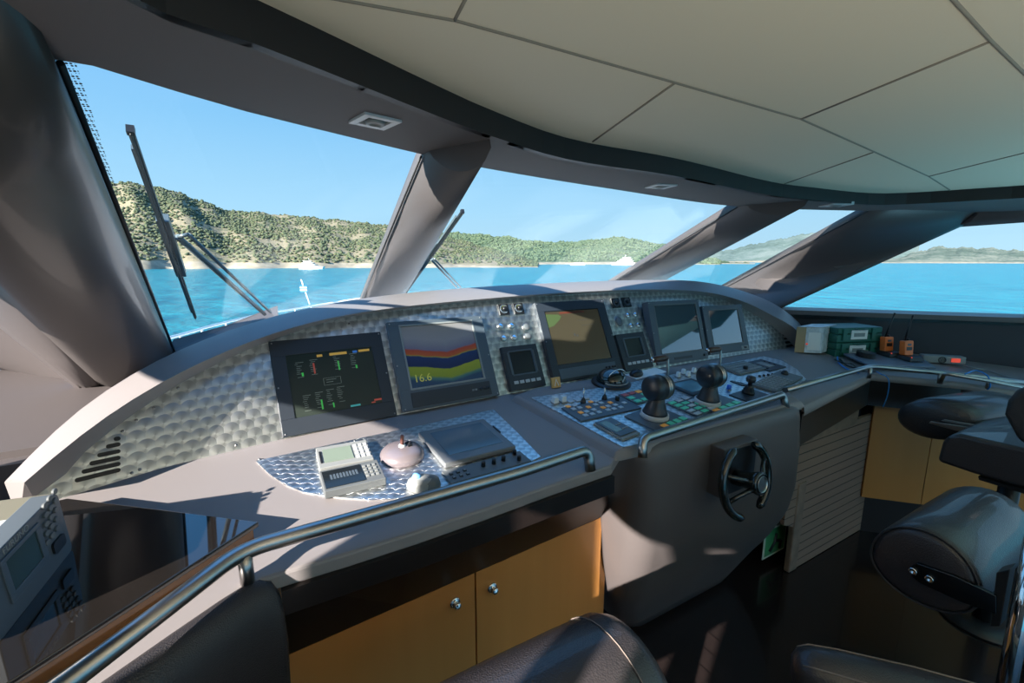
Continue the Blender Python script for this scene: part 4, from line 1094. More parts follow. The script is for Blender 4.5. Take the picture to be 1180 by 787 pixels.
buttons(t, fr, [(W * (.46 + .17 * i), H * (-.45 + .32 * j), W * .10, H * .16) for i in range(3) for j in range(4)], 'lightgrey', hgt=.003)
# --- pearl grey dome with a lever and toggles
p = desk(463.5, 526, h0); fr = Fr(p, (1, 0, 0), (0, 1, SL)); t = thing('joystick_dome', p, 'low pearl-grey round dome with a short brown lever on the port inlay', 'control')
rd = (desk(489, 526, h0) - p).length
mb = MB(); mb.lathe(fr, [(rd, 0), (rd, .007), (rd * .96, .016), (rd * .82, .026), (rd * .60, .032), (rd * .35, .035), (0, .036)], seg=40); mb.build('dome', 'silverdome', t)
mb = MB(); mb.lathe(fr.at(0, 0, .034), [(.012, 0), (.010, .006), (.0045, .008), (.0045, .010)], seg=16); mb.build('collar', 'white', t)
mb = MB(); mb.lathe(fr.at(0, 0, .042), [(.0055, 0), (.0055, .028), (.004, .03), (0, .03)], seg=12); mb.build('lever', mat('brown_lever', (.16, .06, .045), .4), t)
for a, b_, an in ((.018, .012, .5), (.026, .004, .7), (.022, -.008, .3)):
    mb = MB(); mb.box(fr.at(a, b_, .033).rot(an), -.007, .007, -.0028, .0028, 0, .007); mb.build('toggle', 'black', t, bevel=.001)
# --- trackball
p = desk(487, 562, h0); fr = Fr(p, (1, 0, 0), (0, 1, SL)).rot(R(-22)); t = thing('trackball', p, 'white and grey trackball with a pale blue ball, against the port handrail', 'trackball')
mb = MB(); mb.lathe(fr, [(.036, 0), (.038, .010), (.034, .024), (.022, .033), (0, .035)], seg=28, sx=1.15, sy=.8); mb.build('body', 'lightgrey', t)
mb = MB(); mb.lathe(fr.at(.018, 0, .0), [(.030, 0), (.031, .010), (.026, .026), (0, .0365)], seg=24, sx=1.0, sy=.93); mb.build('palm_rest', 'greyplastic', t)
mb = MB(); mb.lathe(fr.at(-.016, .002, .024), [(.001, 0), (.010, .001), (.0135, .008), (.010, .016), (0, .019)], seg=20); mb.build('ball', mat('pale_blue_ball', (.20, .50, .85), .15), t)
# --- plotter and the control strip with knobs
t, fr, W, H = slab('plotter_display', 'flat grey plotter lying on the port inlay with its screen off', [(483, 497), (560, 481.5), (592, 514), (511, 535)], h0, .018, mat('plotter_grey', (.16, .17, .18), .4), 'display', bevel=.005)
r = rect_px(fr, [(497.5, 498.3), (556, 487), (578, 510), (515, 525.4)], lambda x, y: onplane(x, y, fr.o, fr.n))
mb = MB(); mb.box(fr, r[0], r[1], r[2], r[3], 0, .001); mb.build('screen', mat('grey_glass', (.10, .15, .185), .12), t)
mb = MB(); mb.box(fr, W * .97, W * 1.0, -H * .1, H * .35, -.003, .004); mb.build('card_door', 'bezel', t)
t, fr, W, H = slab('control_strip', 'blue-grey strip with five black knobs along the port handrail', [(510, 543), (601, 519), (610, 531), (518.6, 557.6)], h0, .007, 'greyplastic', 'control panel', bevel=.001)
for k, (x, y) in enumerate(((556.8, 537), (569, 534), (580, 530.5), (592.7, 523.5), (598, 530))):
    a, b_ = lpx(fr, x, y); mb = MB(); mb.lathe(fr.at(a, b_), [(.0068, 0), (.0062, .014), (.005, .0155), (0, .0155)], seg=16); mb.build('knob', 'black', t)
buttons(t, fr, [(-W * (.86 - .16 * i), H * (.25 - .62 * j), .010, .009) for i in range(3) for j in range(2)], 'bezel', hgt=.003)
buttons(t, fr, [(-W * (.86 - .16 * i), H * (.25 - .62 * j), .006, .005) for i in range(3) for j in range(2)], 'lightgrey', 'button_cap', hgt=.0045)
# --- centre inlay: amber and white key panel
hc = HPOD + .003
t, fr, W, H = slab('key_panel', 'black key panel with amber and white keys on the pod inlay', [(642, 469.5), (716, 457.5), (738, 468.5), (675, 485)], hc, .006, 'bezel2', 'control panel', bevel=.001)
zz = lambda x, y: (610 + x / 7.867, 420 + y / 7.867)
wk = [(408, 372), (400, 405), (455, 392), (518, 428), (510, 462), (570, 450), (585, 412), (632, 433), (605, 333), (600, 365), (652, 350), (715, 380), (713, 413), (768, 403), (780, 368), (828, 388), (860, 348)]
ok_ = [(350, 383), (465, 437), (535, 388), (555, 340), (668, 392), (733, 347)]
for lst, m in ((wk, 'key_white'), (ok_, 'key_orange')):
    for q in lst:
        a, b_ = lpx(fr, *zz(*q)); mb = MB(); mb.box(fr, a - .0095, a + .0095, b_ - .0085, b_ + .0085, 0, .003); mb.build('key', m, t, bevel=.001, label='amber key' if m == 'key_orange' else None)
def toggle(x, y, tx, ty, label):
    p = desk(x, y, hc + .006); t = thing('toggle_lever', p, label, 'switch', 'chrome toggle levers on the pod'); fr = Fr(p, (1, 0, 0), (0, 1, SL))
    mb = MB(); mb.lathe(fr, [(.011, -.006), (.0115, 0), (.009, .010), (.005, .018), (0, .019)], seg=16); mb.build('boot', 'black', t)
    top = onplane(tx, ty, p, (0, 1, 0)); mb = MB(); mb.tube([p + DN * .012, top], [.0028, .0035], seg=8); mb.build('lever', 'chrome', t)
toggle(672, 463.5, 673, 447, 'chrome toggle lever in a black boot, nearer the port end of the amber key panel')
toggle(696.5, 459.5, 697, 446.5, 'chrome toggle lever in a black boot, nearer the compass')
p = desk(711, 461, hc + .006); t = thing('dimmer_knob', p, 'small black knob at the corner of the amber key panel', 'knob'); fr = Fr(p, (1, 0, 0), (0, 1, SL))
mb = MB(); mb.lathe(fr, [(.009, -.006), (.0085, .014), (.007, .016), (0, .016)], seg=16); mb.build('cap', 'black', t)
mb = MB(); mb.box(fr, -.001, .001, .0, .008, .016, .0168); mb.build('pointer', 'lightgrey', t)
def cover(x, y, label, k=.016, group='clear switch covers'):
    p = desk(x, y, hc); t = thing('switch_cover', p, label, 'switch', group); fr = Fr(p, (1, 0, 0), (0, 1, SL))
    mb = MB(); mb.box(fr, -k * .8, k * .8, -k * .8, k * .8, 0, .006); mb.build('base', 'lightgrey', t)
    mb = MB(); mb.prism(fr.at(0, 0, .006), rrect(-k * .72, k * .72, -k * .72, k * .72, .003, 2), 0, .022, inset=.002); mb.build('clear_cap', 'clear', t)
cover(639.5, 465, 'clear plastic switch cover, left of the pair at the port corner of the pod'); cover(648.5, 463.5, 'clear plastic switch cover, right of the pair at the port corner of the pod')
for (x, y), q in zip(((657, 461.5), (665.5, 460), (674.5, 457.5)), ('first', 'second', 'third')):
    t, fr, W, H = slab('rocker_switch', '%s of three small white rocker switches beside the clear switch covers' % q, [(x - 4, y - 1), (x + 1.5, y - 2.2), (x + 4, y + 1), (x - 1.5, y + 2.2)], hc, .006, 'key_white', 'switch', 'white rocker switches')
# --- small tilted instrument at the front corner
t, fr, W, H = slab('pilot_instrument', 'flat blue-grey instrument with a small screen at the front corner of the pod', [(682.5, 487.4), (703, 482), (739, 497.5), (718.7, 506)], hc, .008, 'lightgrey', 'instrument')
mb = MB(); mb.box(fr, -W * .90, W * .90, -H * .80, H * .94, 0, .004); mb.build('face', 'bezel2', t, bevel=.001)
mb = MB(); mb.box(fr, -W * .72, W * .05, -H * .4, H * .75, .004, .005); mb.build('screen', mat('green_lcd', (.16, .24, .21), .25), t)
buttons(t, fr.at(0, 0, .004), [(W * (.2 + .22 * i), H * (-.3 + .45 * j), .009, .006) for i in range(3) for j in range(2)], 'lightgrey', hgt=.002)
# --- compass
p = desk(704, 442, HPOD); t = thing('compass', p, 'black domed magnetic compass behind the pod keys', 'compass'); fr = Fr(p, (1, 0, 0), (0, 1, SL))
mb = MB(); mb.lathe(fr, [(.088, 0), (.088, .008), (.078, .014), (.070, .014)], seg=36); mb.build('base_ring', 'black', t)
mb = MB(); mb.lathe(fr, [(.068, .010), (.066, .028), (.056, .048), (.040, .060), (.020, .067), (0, .069)], seg=36); mb.build('glass_dome', mat('black_glass', (.006, .012, .012), .02, coat=1.0), t)
mb = MB(); mb.tube([fr.P(.0705 * math.cos(R(a)), .0705 * math.sin(R(a)), .018) for a in range(205, 336, 10)], .0045, seg=6); mb.build('compass_card', 'lightgrey', t)
mb = MB(); mb.tube([fr.P(.060 * math.cos(R(a)), -.035, .024 + .055 * math.sin(R(a))) for a in range(30, 151, 10)], .0025, seg=6); mb.build('guard_hoop', 'chrome', t)
# --- paper and black mouse
t, fr, W, H = slab('paper_sheet', 'white sheet of paper at the foot of the panel beside the compass', [(722, 431), (759, 423.5), (765, 428.5), (731, 437.5)], HPOD + .0005, .001, 'paper', 'paper', bevel=0, part='sheet')
p = desk(733, 432, HPOD + .002); t = thing('computer_mouse', p, 'small black computer mouse lying on the white sheet', 'mouse'); fr = Fr(p, (.9, .3, 0), (-.3, .9, SL))
mb = MB(); mb.lathe(fr, [(.030, 0), (.031, .008), (.024, .020), (.010, .026), (0, .027)], seg=24, sx=1.5, sy=.9); mb.build('shell', 'black', t)
mb = MB(); mb.box(fr, .012, .022, -.002, .002, .022, .028); mb.build('wheel', 'greyplastic', t)
# --- key panels with green, red and white keys
def keygrid(name, label, cs, nx, ny, cols, group='key panels on the pod', kx=.72, ky=.62, th=.006, m='bezel2'):
    t, fr, W, H = slab(name, label, cs, hc, th, m, 'control panel', group, bevel=.001)
    for i in range(nx):
        for j in range(ny):
            c = cols[(j * nx + i) % len(cols)]
            if not c: continue
            a = -W + 2 * W * (i + .5) / nx; b_ = H - 2 * H * (j + .5) / ny
            mb = MB(); mb.box(fr, a - W / nx * kx, a + W / nx * kx, b_ - H / ny * ky, b_ + H / ny * ky, 0, .003); mb.build('key', c, t, bevel=.0008)
    return t
G_, W_, R_, A_ = 'key_green', 'key_white', 'key_red', 'key_orange'
keygrid('key_panel', 'small key panel with red, amber and green keys behind the port throttle', [(714, 454), (745, 447), (764, 457), (733, 465.5)], 4, 3, [R_, R_, A_, None, G_, None, G_, W_, G_, G_, G_, W_])
keygrid('key_panel', 'key panel with green and white keys between the two throttles', [(770, 463), (796, 456), (822, 471), (801, 481)], 3, 5, [G_, W_, W_, G_, G_, W_, G_, W_, G_, W_, G_, G_, W_, G_, W_])
keygrid('key_panel', 'blue-black base panel with amber and green keys under the port throttle', [(722, 479), (757, 465), (793, 485), (758, 498)], 5, 4, [None] * 15 + [A_, G_, G_, W_, None] if 0 else [None, None, None, None, None] * 3 + [None, A_, G_, G_, G_], kx=.7)
keygrid('key_panel', 'black base panel with amber and green keys under the starboard throttle', [(790, 461), (822, 449), (852, 466), (825, 477)], 4, 4, [None, None, None, None] * 3 + [A_, G_, G_, G_])
t, fr, W, H = slab('pod_display', 'small flat blue-grey screen between the two throttles', [(775.7, 441), (804.6, 435.5), (819, 447.5), (790.6, 456)], hc, .010, 'bezel', 'display')
mb = MB(); mb.box(fr, -W * .8, W * .72, -H * .72, H * .75, 0, .001); mb.build('screen', mat('blue_grey_lcd', (.14, .27, .33), .15), t)
for (x, y), q in zip(((781, 435), (787, 431.5), (792.5, 434), (799, 430)), ('first', 'second', 'third', 'fourth')):
    cover(x, y, '%s from port of the clear switch covers behind the small pod screen' % q, .013, 'clear switch covers behind the pod screen')
# --- throttles
M['satin_black'] = mat('satin_black', (.022, .026, .034), .32)
def throttle(bx, by, lab):
    p = desk(bx, by, hc + .006); t = thing('throttle_lever', p, lab, 'throttle', 'throttle levers'); fr = Fr(p, (1, 0, 0), (0, 1, SL))
    mb = MB(); mb.lathe(fr, [(.052, 0), (.053, .004), (.051, .016), (.048, .017)], seg=32); mb.build('base_ring', 'white', t)
    mb = MB(); mb.lathe(fr, [(.047, .016), (.043, .024), (.030, .062), (.026, .085)], seg=32); mb.build('cone', 'satin_black', t)
    ax = Fr(fr.P(-.002, 0, .118), (0, 1, 0), (0, 0, 1))          # n = +X
    mb = MB(); mb.lathe(ax, [(.001, -.046), (.039, -.046), (.0445, -.042), (.047, -.034), (.047, .004)], seg=36); mb.build('drum', 'satin_black', t)
    mb = MB(); mb.lathe(ax, [(.040, .004), (.049, .005), (.049, .012), (.043, .013), (.043, .016), (.049, .017), (.049, .022), (.040, .023)], seg=36); mb.build('steel_rings', 'steel', t)
    mb = MB(); mb.lathe(ax, [(.044, .023), (.044, .036), (.038, .044), (0, .045)], seg=36); mb.build('outer_drum', 'satin_black', t)
    mb = MB(); mb.lathe(ax, [(.006, .044), (.012, .045), (.012, .052), (0, .053)], seg=12); mb.build('hub_bolt', 'steel', t)
    up = [ax.P(.0, .02, .040), ax.P(-.004, .06, .040), ax.P(-.002, .098, .038), ax.P(.0, .106, .030)]
    mb = MB(); mb.tube(smooth_path(up, 4), .0045, seg=8); mb.build('arm', 'steel', t)
    gp = Fr(ax.P(0, .108, 0), (0, 1, 0), (0, 0, 1))
    mb = MB(); mb.lathe(gp, [(.004, -.036), (.011, -.035), (.0125, -.02), (.0125, .018), (.011, .032), (.004, .034)], seg=16); mb.build('grip', mat('brown_grip', (.060, .028, .020), .35), t)
    mb = MB(); mb.lathe(gp, [(.004, -.044), (.008, -.043), (.008, -.036), (.004, -.035)], seg=12); mb.build('grip_button', 'chrome', t)
throttle(754, 480, 'black drum throttle with a brown grip, nearer the port side'); throttle(815, 464, 'black drum throttle with a brown grip, nearer the starboard side')
# --- small joystick with its base plate, blue cap
t, fr, W, H = slab('joystick', 'small black joystick on a dark plate right of the throttles', [(843.7, 454), (868, 446), (890, 458), (866, 466)], hc, .005, 'bezel', 'joystick', part='base_plate')
j = fr.at(*lpx(fr, 862, 453))
mb = MB(); mb.lathe(j, [(.026, 0), (.027, .008), (.021, .014), (.023, .018), (.017, .026), (.018, .030), (.011, .040)], seg=20); mb.build('boot', 'black', t)
mb = MB(); mb.lathe(j, [(.009, .036), (.009, .050), (.018, .054), (.021, .066), (.017, .078), (0, .081)], seg=20); mb.build('handle', 'satin_black', t)
round_knob('blue_cap', 839.6, 449, .011, 'blue', 'bright blue cap between the starboard throttle and the joystick', None, 'button', .022, proj=dproj(hc))
# --- keyboards, remote frame, keypad with ball at the starboard end
t, fr, W, H = slab('keyboard', 'flat grey keyboard behind the joystick', [(834, 421), (864, 415.5), (876, 424), (845, 431)], hc, .010, 'greyplastic', 'keyboard')
mb = MB()
for i in range(11):
    for j_ in range(4): mb.box(fr, -W * .92 + i * W * .168, -W * .92 + i * W * .168 + W * .13, -H * .8 + j_ * H * .42, -H * .8 + j_ * H * .42 + H * .32, 0, .003)
mb.build('keys', 'lightgrey', t)
round_knob('black_knob', 858.6, 425.5, .013, 'black', 'small black knob on the front edge of the rear keyboard', None, 'knob', .018, proj=dproj(hc + .01))
t, fr, W, H = slab('remote_panel', 'dark square-framed control panel behind the keypad', [(866, 417.5), (884.7, 413.5), (898, 422.5), (878, 427.5)], hc, .006, 'bezel', 'control panel')
mb = MB(); mb.box(fr, -W * .3, W * .35, -H * .5, H * .55, 0, .0015); mb.build('screen', 'lightgrey', t)
buttons(t, fr, [(-W * .65, H * (.6 - .4 * k), .014, .008) for k in range(4)] + [(W * .7, H * (.5 - .4 * k), .010, .008) for k in range(3)], 'black', hgt=.004)
for k in range(4):
    x, y = 875 + 5 * k, 434.5 - .7 * k
    round_knob('push_button', x, y, .007, 'black', '%s of four tiny black buttons in a row behind the keypad' % ('first', 'second', 'third', 'fourth')[k], 'tiny black buttons behind the keypad', 'button', .010, proj=dproj(hc))
t, fr, W, H = slab('keypad', 'grey keypad with a black ball at the starboard end of the pod', [(872, 441), (903, 426.5), (921, 434), (889, 452.5)], hc, .012, 'greyplastic', 'keypad')
mb = MB()
for i in range(7):
    for j_ in range(6): mb.box(fr, -W * .9 + i * W * .18, -W * .9 + i * W * .18 + W * .13, -H * .88 + j_ * H * .3, -H * .88 + j_ * H * .3 + H * .22, 0, .003)
mb.build('keys', 'lightgrey', t)
a, b_ = lpx(fr, 904, 431); mb = MB(); mb.lathe(fr.at(a, b_), [(.016, 0), (.017, .004), (.014, .013), (.008, .018), (0, .020)], seg=20); mb.build('ball', 'black', t)
for k in range(4):
    mb = MB(); x0_, y0_ = 843 + k * 3.4, 439.5 + k * .6
    f2, w2, h2 = fit([(x0_, y0_), (x0_ + 2, y0_ - .4), (x0_ + 12, y0_ + 5), (x0_ + 10, y0_ + 5.6)], dproj(hc)); mb.box(f2, -w2 / 2, w2 / 2, -h2 / 2, h2 / 2, -.001, .004); mb.build('vent_bar', 'black', con)
# ================================================================== HANDRAILS, WHEEL
def pol(pts): return [V(p) for p in pts]
hr = .062
a, b_, c_, d_ = desk(30, 823, hr), desk(279, 634, hr), desk(600, 543.5, hr), desk(668, 521, hr)
rail = thing('handrail', desk(282, 672), 'long brushed steel handrail along the port desk and chart table', 'handrail')
e_ = onplane(679, 524, d_, (0, 1, 0)) + V((0, .0, 0)); path = rounded_path([a + (a - b_) * .3, b_, c_, d_ + (d_ - c_) * .15, V((d_.x + .035, d_.y - .01, desk_z(d_.y) + .0))], .05, 8)
mb = MB(); mb.tube(path, .0165, seg=20); mb.build('tube', 'steel', rail)
pb = desk(283, 672); mb = MB(); mb.tube([V((b_.x + .004, b_.y - .012, b_.z - .004)), V((b_.x + .004, b_.y - .012, desk_z(b_.y) - .004))], .013, seg=16); mb.build('post', 'steel', rail)
hr2 = HPOD + .040
q0_, q1_, q2_ = desk(752, 502, hr2), desk(895, 456.5, hr2), desk(903, 452, hr2)
rail = thing('handrail', desk(740, 515), 'short curved steel handrail across the front of the steering pod', 'handrail')
d2 = (q1_ - q0_).normalized()
path = rounded_path([V((q0_.x - .062, q0_.y - .020, q0_.z - .055)), q0_ - d2 * .05, q1_, q1_ + d2 * .05, V((q1_.x + .055, q1_.y - .015, q1_.z - .06))], .045, 8)
mb = MB(); mb.tube(path, .015, seg=20); mb.build('tube', 'steel', rail)
rail = thing('handrail', desk(1004, 428), 'steel handrail running from the pod round the starboard counter', 'handrail')
hr3 = .055
r0, r1, r2, r3 = desk(905, 449.5, hr3), desk(1004, 422, hr3), desk(1120, 433, hr3), desk(1180, 441, hr3)
mb = MB(); mb.tube(rounded_path([r0, r1, r2, r3 + (r3 - r2) * .6], .06, 6), .0125, seg=16); mb.build('tube', 'steel', rail)
for x, y in ((1003, 424), (1084, 430), (1140, 436)):
    p = desk(x, y, hr3); mb = MB(); mb.tube([p, V((p.x, p.y, desk_z(p.y)))], .010, seg=12); mb.build('post', 'steel', rail)
rail = thing('handrail', desk(1090, 440), 'second thin steel rail above the starboard counter edge', 'handrail')
r0, r1, r2 = desk(1084, 441, 0), desk(1088, 430, .075), desk(1180, 446, .075)
mb = MB(); mb.tube(rounded_path([r0, r1, r2 + (r2 - r1) * .4], .03, 6), .009, seg=14); mb.build('tube', 'steel', rail)
# steering wheel
wh = thing('steering_wheel', atY(872, 556, .86), 'small black steering wheel with an open rim on the face of the pod', 'steering wheel')
hubp = atY(874, 557, .84); wf = Fr(hubp, (1, 0, 0), V((0, .16, 1)))     # n points aft
Rw = .130
M['gloss_black'] = mat('gloss_black', (.012, .014, .013), .12, coat=.5)
for s_, nm in ((-1, 'rim'), (1, 'rim')):
    angs = range(112, 262, 8) if s_ < 0 else range(-62, 72, 8)
    mb = MB(); pts = [wf.P(Rw * math.cos(R(q)), Rw * math.sin(R(q)), -.045) for q in angs]
    rad = [.009] + [.0155] * (len(pts) - 2) + [.009]
    mb.tube(pts, rad, seg=14); mb.build(nm, 'gloss_black', wh)
for an in (205, 160, -25, 28):
    mb = MB(); mb.tube([wf.P(.02 * math.cos(R(an)), .02 * math.sin(R(an)), .005), wf.P(Rw * .6 * math.cos(R(an)), Rw * .6 * math.sin(R(an)), -.025), wf.P(Rw * math.cos(R(an)), Rw * math.sin(R(an)), -.045)], [.010, .008, .009], seg=10); mb.build('spoke', 'gloss_black', wh)
mb = MB(); mb.lathe(wf, [(.028, -.10), (.030, -.03), (.038, -.01), (.041, .010), (.035, .016), (.030, .012), (.0, .013)], seg=28); mb.build('hub', 'gloss_black', wh)
mb = MB(); mb.lathe(wf, [(.0275, .012), (.0285, .0165), (.026, .017), (.0255, .013)], seg=28); mb.build('hub_ring', 'steel', wh)
mt_ = thing('wheel_mount', atY(852, 540, .97), 'square black mounting box behind the steering wheel', 'mounting')
pa, pb_ = atY(836, 519, .93), atY(872, 509, .93); pc = atY(833, 574, .93)
mf = Fr((pa.x, .93, (pa.z + pb_.z) / 2), (1, 0, 0), (0, 0, 1)); wbx = pb_.x - pa.x; hbx = mf.o.z - pc.z
mb = MB(); mb.box(mf, -.006, wbx + .006, -hbx, .006, -.075, 0); mb.build('box', 'trim', mt_, bevel=.004)
mb = MB(); mb.box(mf, .004, wbx - .004, -hbx + .01, -.006, 0, .004); mb.build('face_plate', 'black', mt_, bevel=.001)
for a, b_ in ((.012, -.014), (wbx - .012, -.014)):
    mb = MB(); mb.lathe(mf.at(a, b_, .004), [(.003, 0), (.003, .0015), (0, .002)], seg=10); mb.build('screw', 'chrome', mt_)
# green sign low on the pod
st = thing('exit_sticker', atY(898, 618, 1.16), 'small green and white emergency sign low beside the teak board', 'sign')
sc_ = atY(893, 622, 1.21); sc_.z = max(sc_.z, .088); sf = Fr(sc_, (1, .0, 0), (0, 0, 1))
mb = MB(); mb.box(sf, -.10, .10, -.085, .085, -.004, 0); mb.build('border', mat('sign_white', (.55, .62, .50), .5), st)
mb = MB(); mb.box(sf, -.088, .088, -.073, .073, 0, .0015); mb.build('field', mat('sign_green', (.05, .26, .10), .5), st)
mb = MB(); mb.tube([sf.P(-.05, -.05, .003), sf.P(-.01, -.01, .003), sf.P(.0, .04, .003)], .009, seg=6); mb.tube([sf.P(.0, .0, .003), sf.P(.05, -.02, .003), sf.P(.04, -.06, .003)], .008, seg=6); mb.build('running_figure', 'black', st)
# ================================================================== PORT CORNER: the radio unit on the chart table
hq = hT + .001
pr, pl_ = desk(79, 634, hq), desk(3, 730, hq)
du = (pr - pl_).normalized(); Lw = (pr - pl_).length
topr = onplane(71, 559, pr, V((du.y, -du.x, 0)))
Hh = topr.z - pr.z
nn = V((du.y, -du.x, 0)).normalized()
if nn.x < 0: nn = -nn
un = thing('radio_receiver', (pr + pl_) / 2, 'beige and blue-grey marine receiver box with screen and keypad on the chart table', 'radio receiver')
upv = (topr - pr).normalized()
upv = V((0, 0, 1)); ff = Fr(pl_, du, upv, nn)
Wd = .34
side = lambda a, z, c: pl_ + du * a + upv * (z) + nn * c
mb = MB(); mb.solid([side(-.015, 0, -.004), side(Lw, 0, -.004), side(Lw, Hh - .006, -.004), side(-.015, Hh - .006, -.004)], [side(-.015, 0, -Wd), side(Lw, 0, -Wd), side(Lw, Hh - .006, -Wd), side(-.015, Hh - .006, -Wd)])
mb.build('case', mat('beige_case', (.17, .16, .12), .5), un, bevel=.006)
mb = MB(); mb.prism(ff, rrect(-.02, Lw + .003, -.001, Hh, .012, 3), -.03, .006); fc = mb.build('front_panel', mat('blue_grey_front', (.085, .105, .125), .42), un, bevel=.002)
def fpx(x, y): q = onplane(x - 5 * (634 - y) / 75, y, pl_ + nn * .006, nn) - pl_; return q.dot(du), q.dot(upv)
sc = [fpx(7, 652), fpx(45, 612), fpx(46, 648), fpx(13, 690)]
x0_, x1_ = (sc[0][0] + sc[3][0]) / 2, (sc[1][0] + sc[2][0]) / 2; y0_, y1_ = (sc[2][1] + sc[3][1]) / 2, (sc[0][1] + sc[1][1]) / 2
mb = MB(); frame_ring(mb, ff, (x0_ - .012, x1_ + .012, y0_ - .014, y1_ + .008), (x0_, x1_, y0_, y1_), .006, .009); mb.build('screen_frame', 'bezel2', un, bevel=.001)
mb = MB(); mb.box(ff, x0_, x1_, y0_, y1_, .006, .0068); mb.build('screen', mat('dark_green_lcd', (.035, .060, .055), .15), un)
for k in range(3):
    for j_ in range(5):
        x, y = 55.5 + 6.3 * k, 592 - 7.3 * k + 10.3 * j_
        a, b_ = fpx(x, y); mb = MB(); mb.prism(ff, [(a + .0065 * math.cos(R(q)), b_ + .0055 * math.sin(R(q))) for q in range(0, 360, 30)], .006, .010); mb.build('key', 'greyplastic', un, bevel=.0006)
a, b_ = fpx(69, 636); mb = MB(); mb.prism(ff, rrect(a - .018, a + .018, b_ - .012, b_ + .012, .006, 3), .006, .010); mb.build('power_key', 'black', un)
a, b_ = fpx(4, 642); lettering('FURUNO', Fr(ff.P(a, b_, .0064), du, upv, nn), .016, 'lightgrey', un)
tp_ = Fr(side(Lw * .35, Hh - .0055, -.10), du, -nn)
tf = Fr(side(Lw * .62, Hh - .005, -.055), du, V((-nn.x, -nn.y, 0)))
mb = MB(); mb.box(tf, -.045, -.005, -.02, .005, 0, .0006); mb.build('paper_label', 'white', un)
mb = MB(); mb.box(tf, -.075, -.055, -.02, .0, 0, .0006); mb.build('barcode_label', 'lightgrey', un)
# ================================================================== STARBOARD COUNTER
cb_ = thing('cardboard_box', desk(938, 405), 'small cardboard parcel wrapped in clear film and labels at the end of the cowl', 'box')
A_p, B_p, C_p = desk(915, 406), desk(944.7, 409.5), desk(961.5, 404)
uu = (B_p - A_p); vv = (C_p - B_p); uu.z = 0; vv.z = 0
hb = onplane(945.5, 379.6, B_p, V((ray(945, 390).x, ray(945, 390).y, 0)).normalized()).z - B_p.z
bx = MB(); P0 = V(A_p); base = [P0, P0 + uu, P0 + uu + vv, P0 + vv]; zf = desk_z(max(p.y for p in base)) ; base = [V((p.x, p.y, min(desk_z(q.y) for q in base) + .012)) for p in base]
bx.solid(base, [p + V((0, 0, hb)) for p in base]); bx.build('carton', 'card', cb_, bevel=.003)
f = Fr(base[0], uu, (0, 0, 1)); Lu = uu.length
wrap = mat('film_and_labels', (.55, .58, .60), .35, var=(25, .35))
mb = MB(); mb.box(f, Lu * .38, Lu * 1.004, .002, hb * .99, 0, .002); mb.build('label_sheet', wrap, cb_)
mb = MB(); mb.box(f, Lu * .48, Lu * .95, hb * .12, hb * .80, .002, .003); mb.build('address_label', 'paper', cb_)
mb = MB(); mb.lathe(f.at(Lu * .45, hb * .35, .002), [(.006, 0), (.006, .0012)], seg=12); mb.build('red_mark', 'red', cb_)
f2 = Fr(base[1], vv, (0, 0, 1)); mb = MB(); mb.box(f2, 0, vv.length, .002, hb * .99, 0, .002); mb.build('film_side', wrap, cb_)
mb = MB(); tz = V((0, 0, hb + .0005)); mb.solid([p.lerp(base[(i + 2) % 4], .03) + tz for i, p in enumerate(base)], [p.lerp(base[(i + 2) % 4], .03) + tz + V((0, 0, .001)) for i, p in enumerate(base)]); mb.build('film_top', wrap, cb_)
ca, cbp = desk(962, 411), desk(1013, 411.5)
cu_ = (cbp - ca); cu_.z = 0; Lc = cu_.length; cd = V((-cu_.y, cu_.x, 0)).normalized()
wdir = cu_.normalized()
zb0 = min(desk_z(ca.y), desk_z(cbp.y)) + .006
hh2 = (onplane(985, 377, ca, (cd.x, cd.y, 0)).z - zb0) / 2
for k, q in enumerate(('lower', 'upper')):
    o0 = V((ca.x, ca.y, zb0 + k * hh2)) + cd * .0
    t = thing('equipment_case', o0 + wdir * Lc / 2, 'dark green hard plastic case, %s of the two stacked by the side window' % q, 'case', 'green cases')
    f = Fr(o0, wdir, (0, 0, 1)); hc2 = hh2 - .003; D_ = .20
    mb = MB(); mb.box(f, 0, Lc, .0, hc2 * .55, -D_, 0); mb.build('body', 'greencase', t, bevel=.006)
    mb = MB(); mb.box(f, .002, Lc - .002, hc2 * .57, hc2, -D_, 0); mb.build('lid', 'greencase', t, bevel=.006)
    for a in (.10, .74): mb = MB(); mb.box(f, Lc * a, Lc * a + .03, hc2 * .15, hc2 * .95, 0, .010); mb.build('latch', 'greencase', t, bevel=.002)
    mb = MB(); mb.box(f, Lc * .30, Lc * .66, hc2 * .2, hc2 * .82, 0, .002); mb.build('label', 'paper', t)
    mb = MB(); mb.box(f, Lc * .36, Lc * .60, hc2 * .38, hc2 * .62, .002, .003); mb.build('label_print', 'lightgrey', t)
    mb = MB(); mb.tube([f.P(Lc * .38, hc2 * .9, .004), f.P(Lc * .38, hc2 * .9, .022), f.P(Lc * .58, hc2 * .9, .022), f.P(Lc * .58, hc2 * .9, .004)], .004, seg=6); mb.build('handle', 'greencase', t)
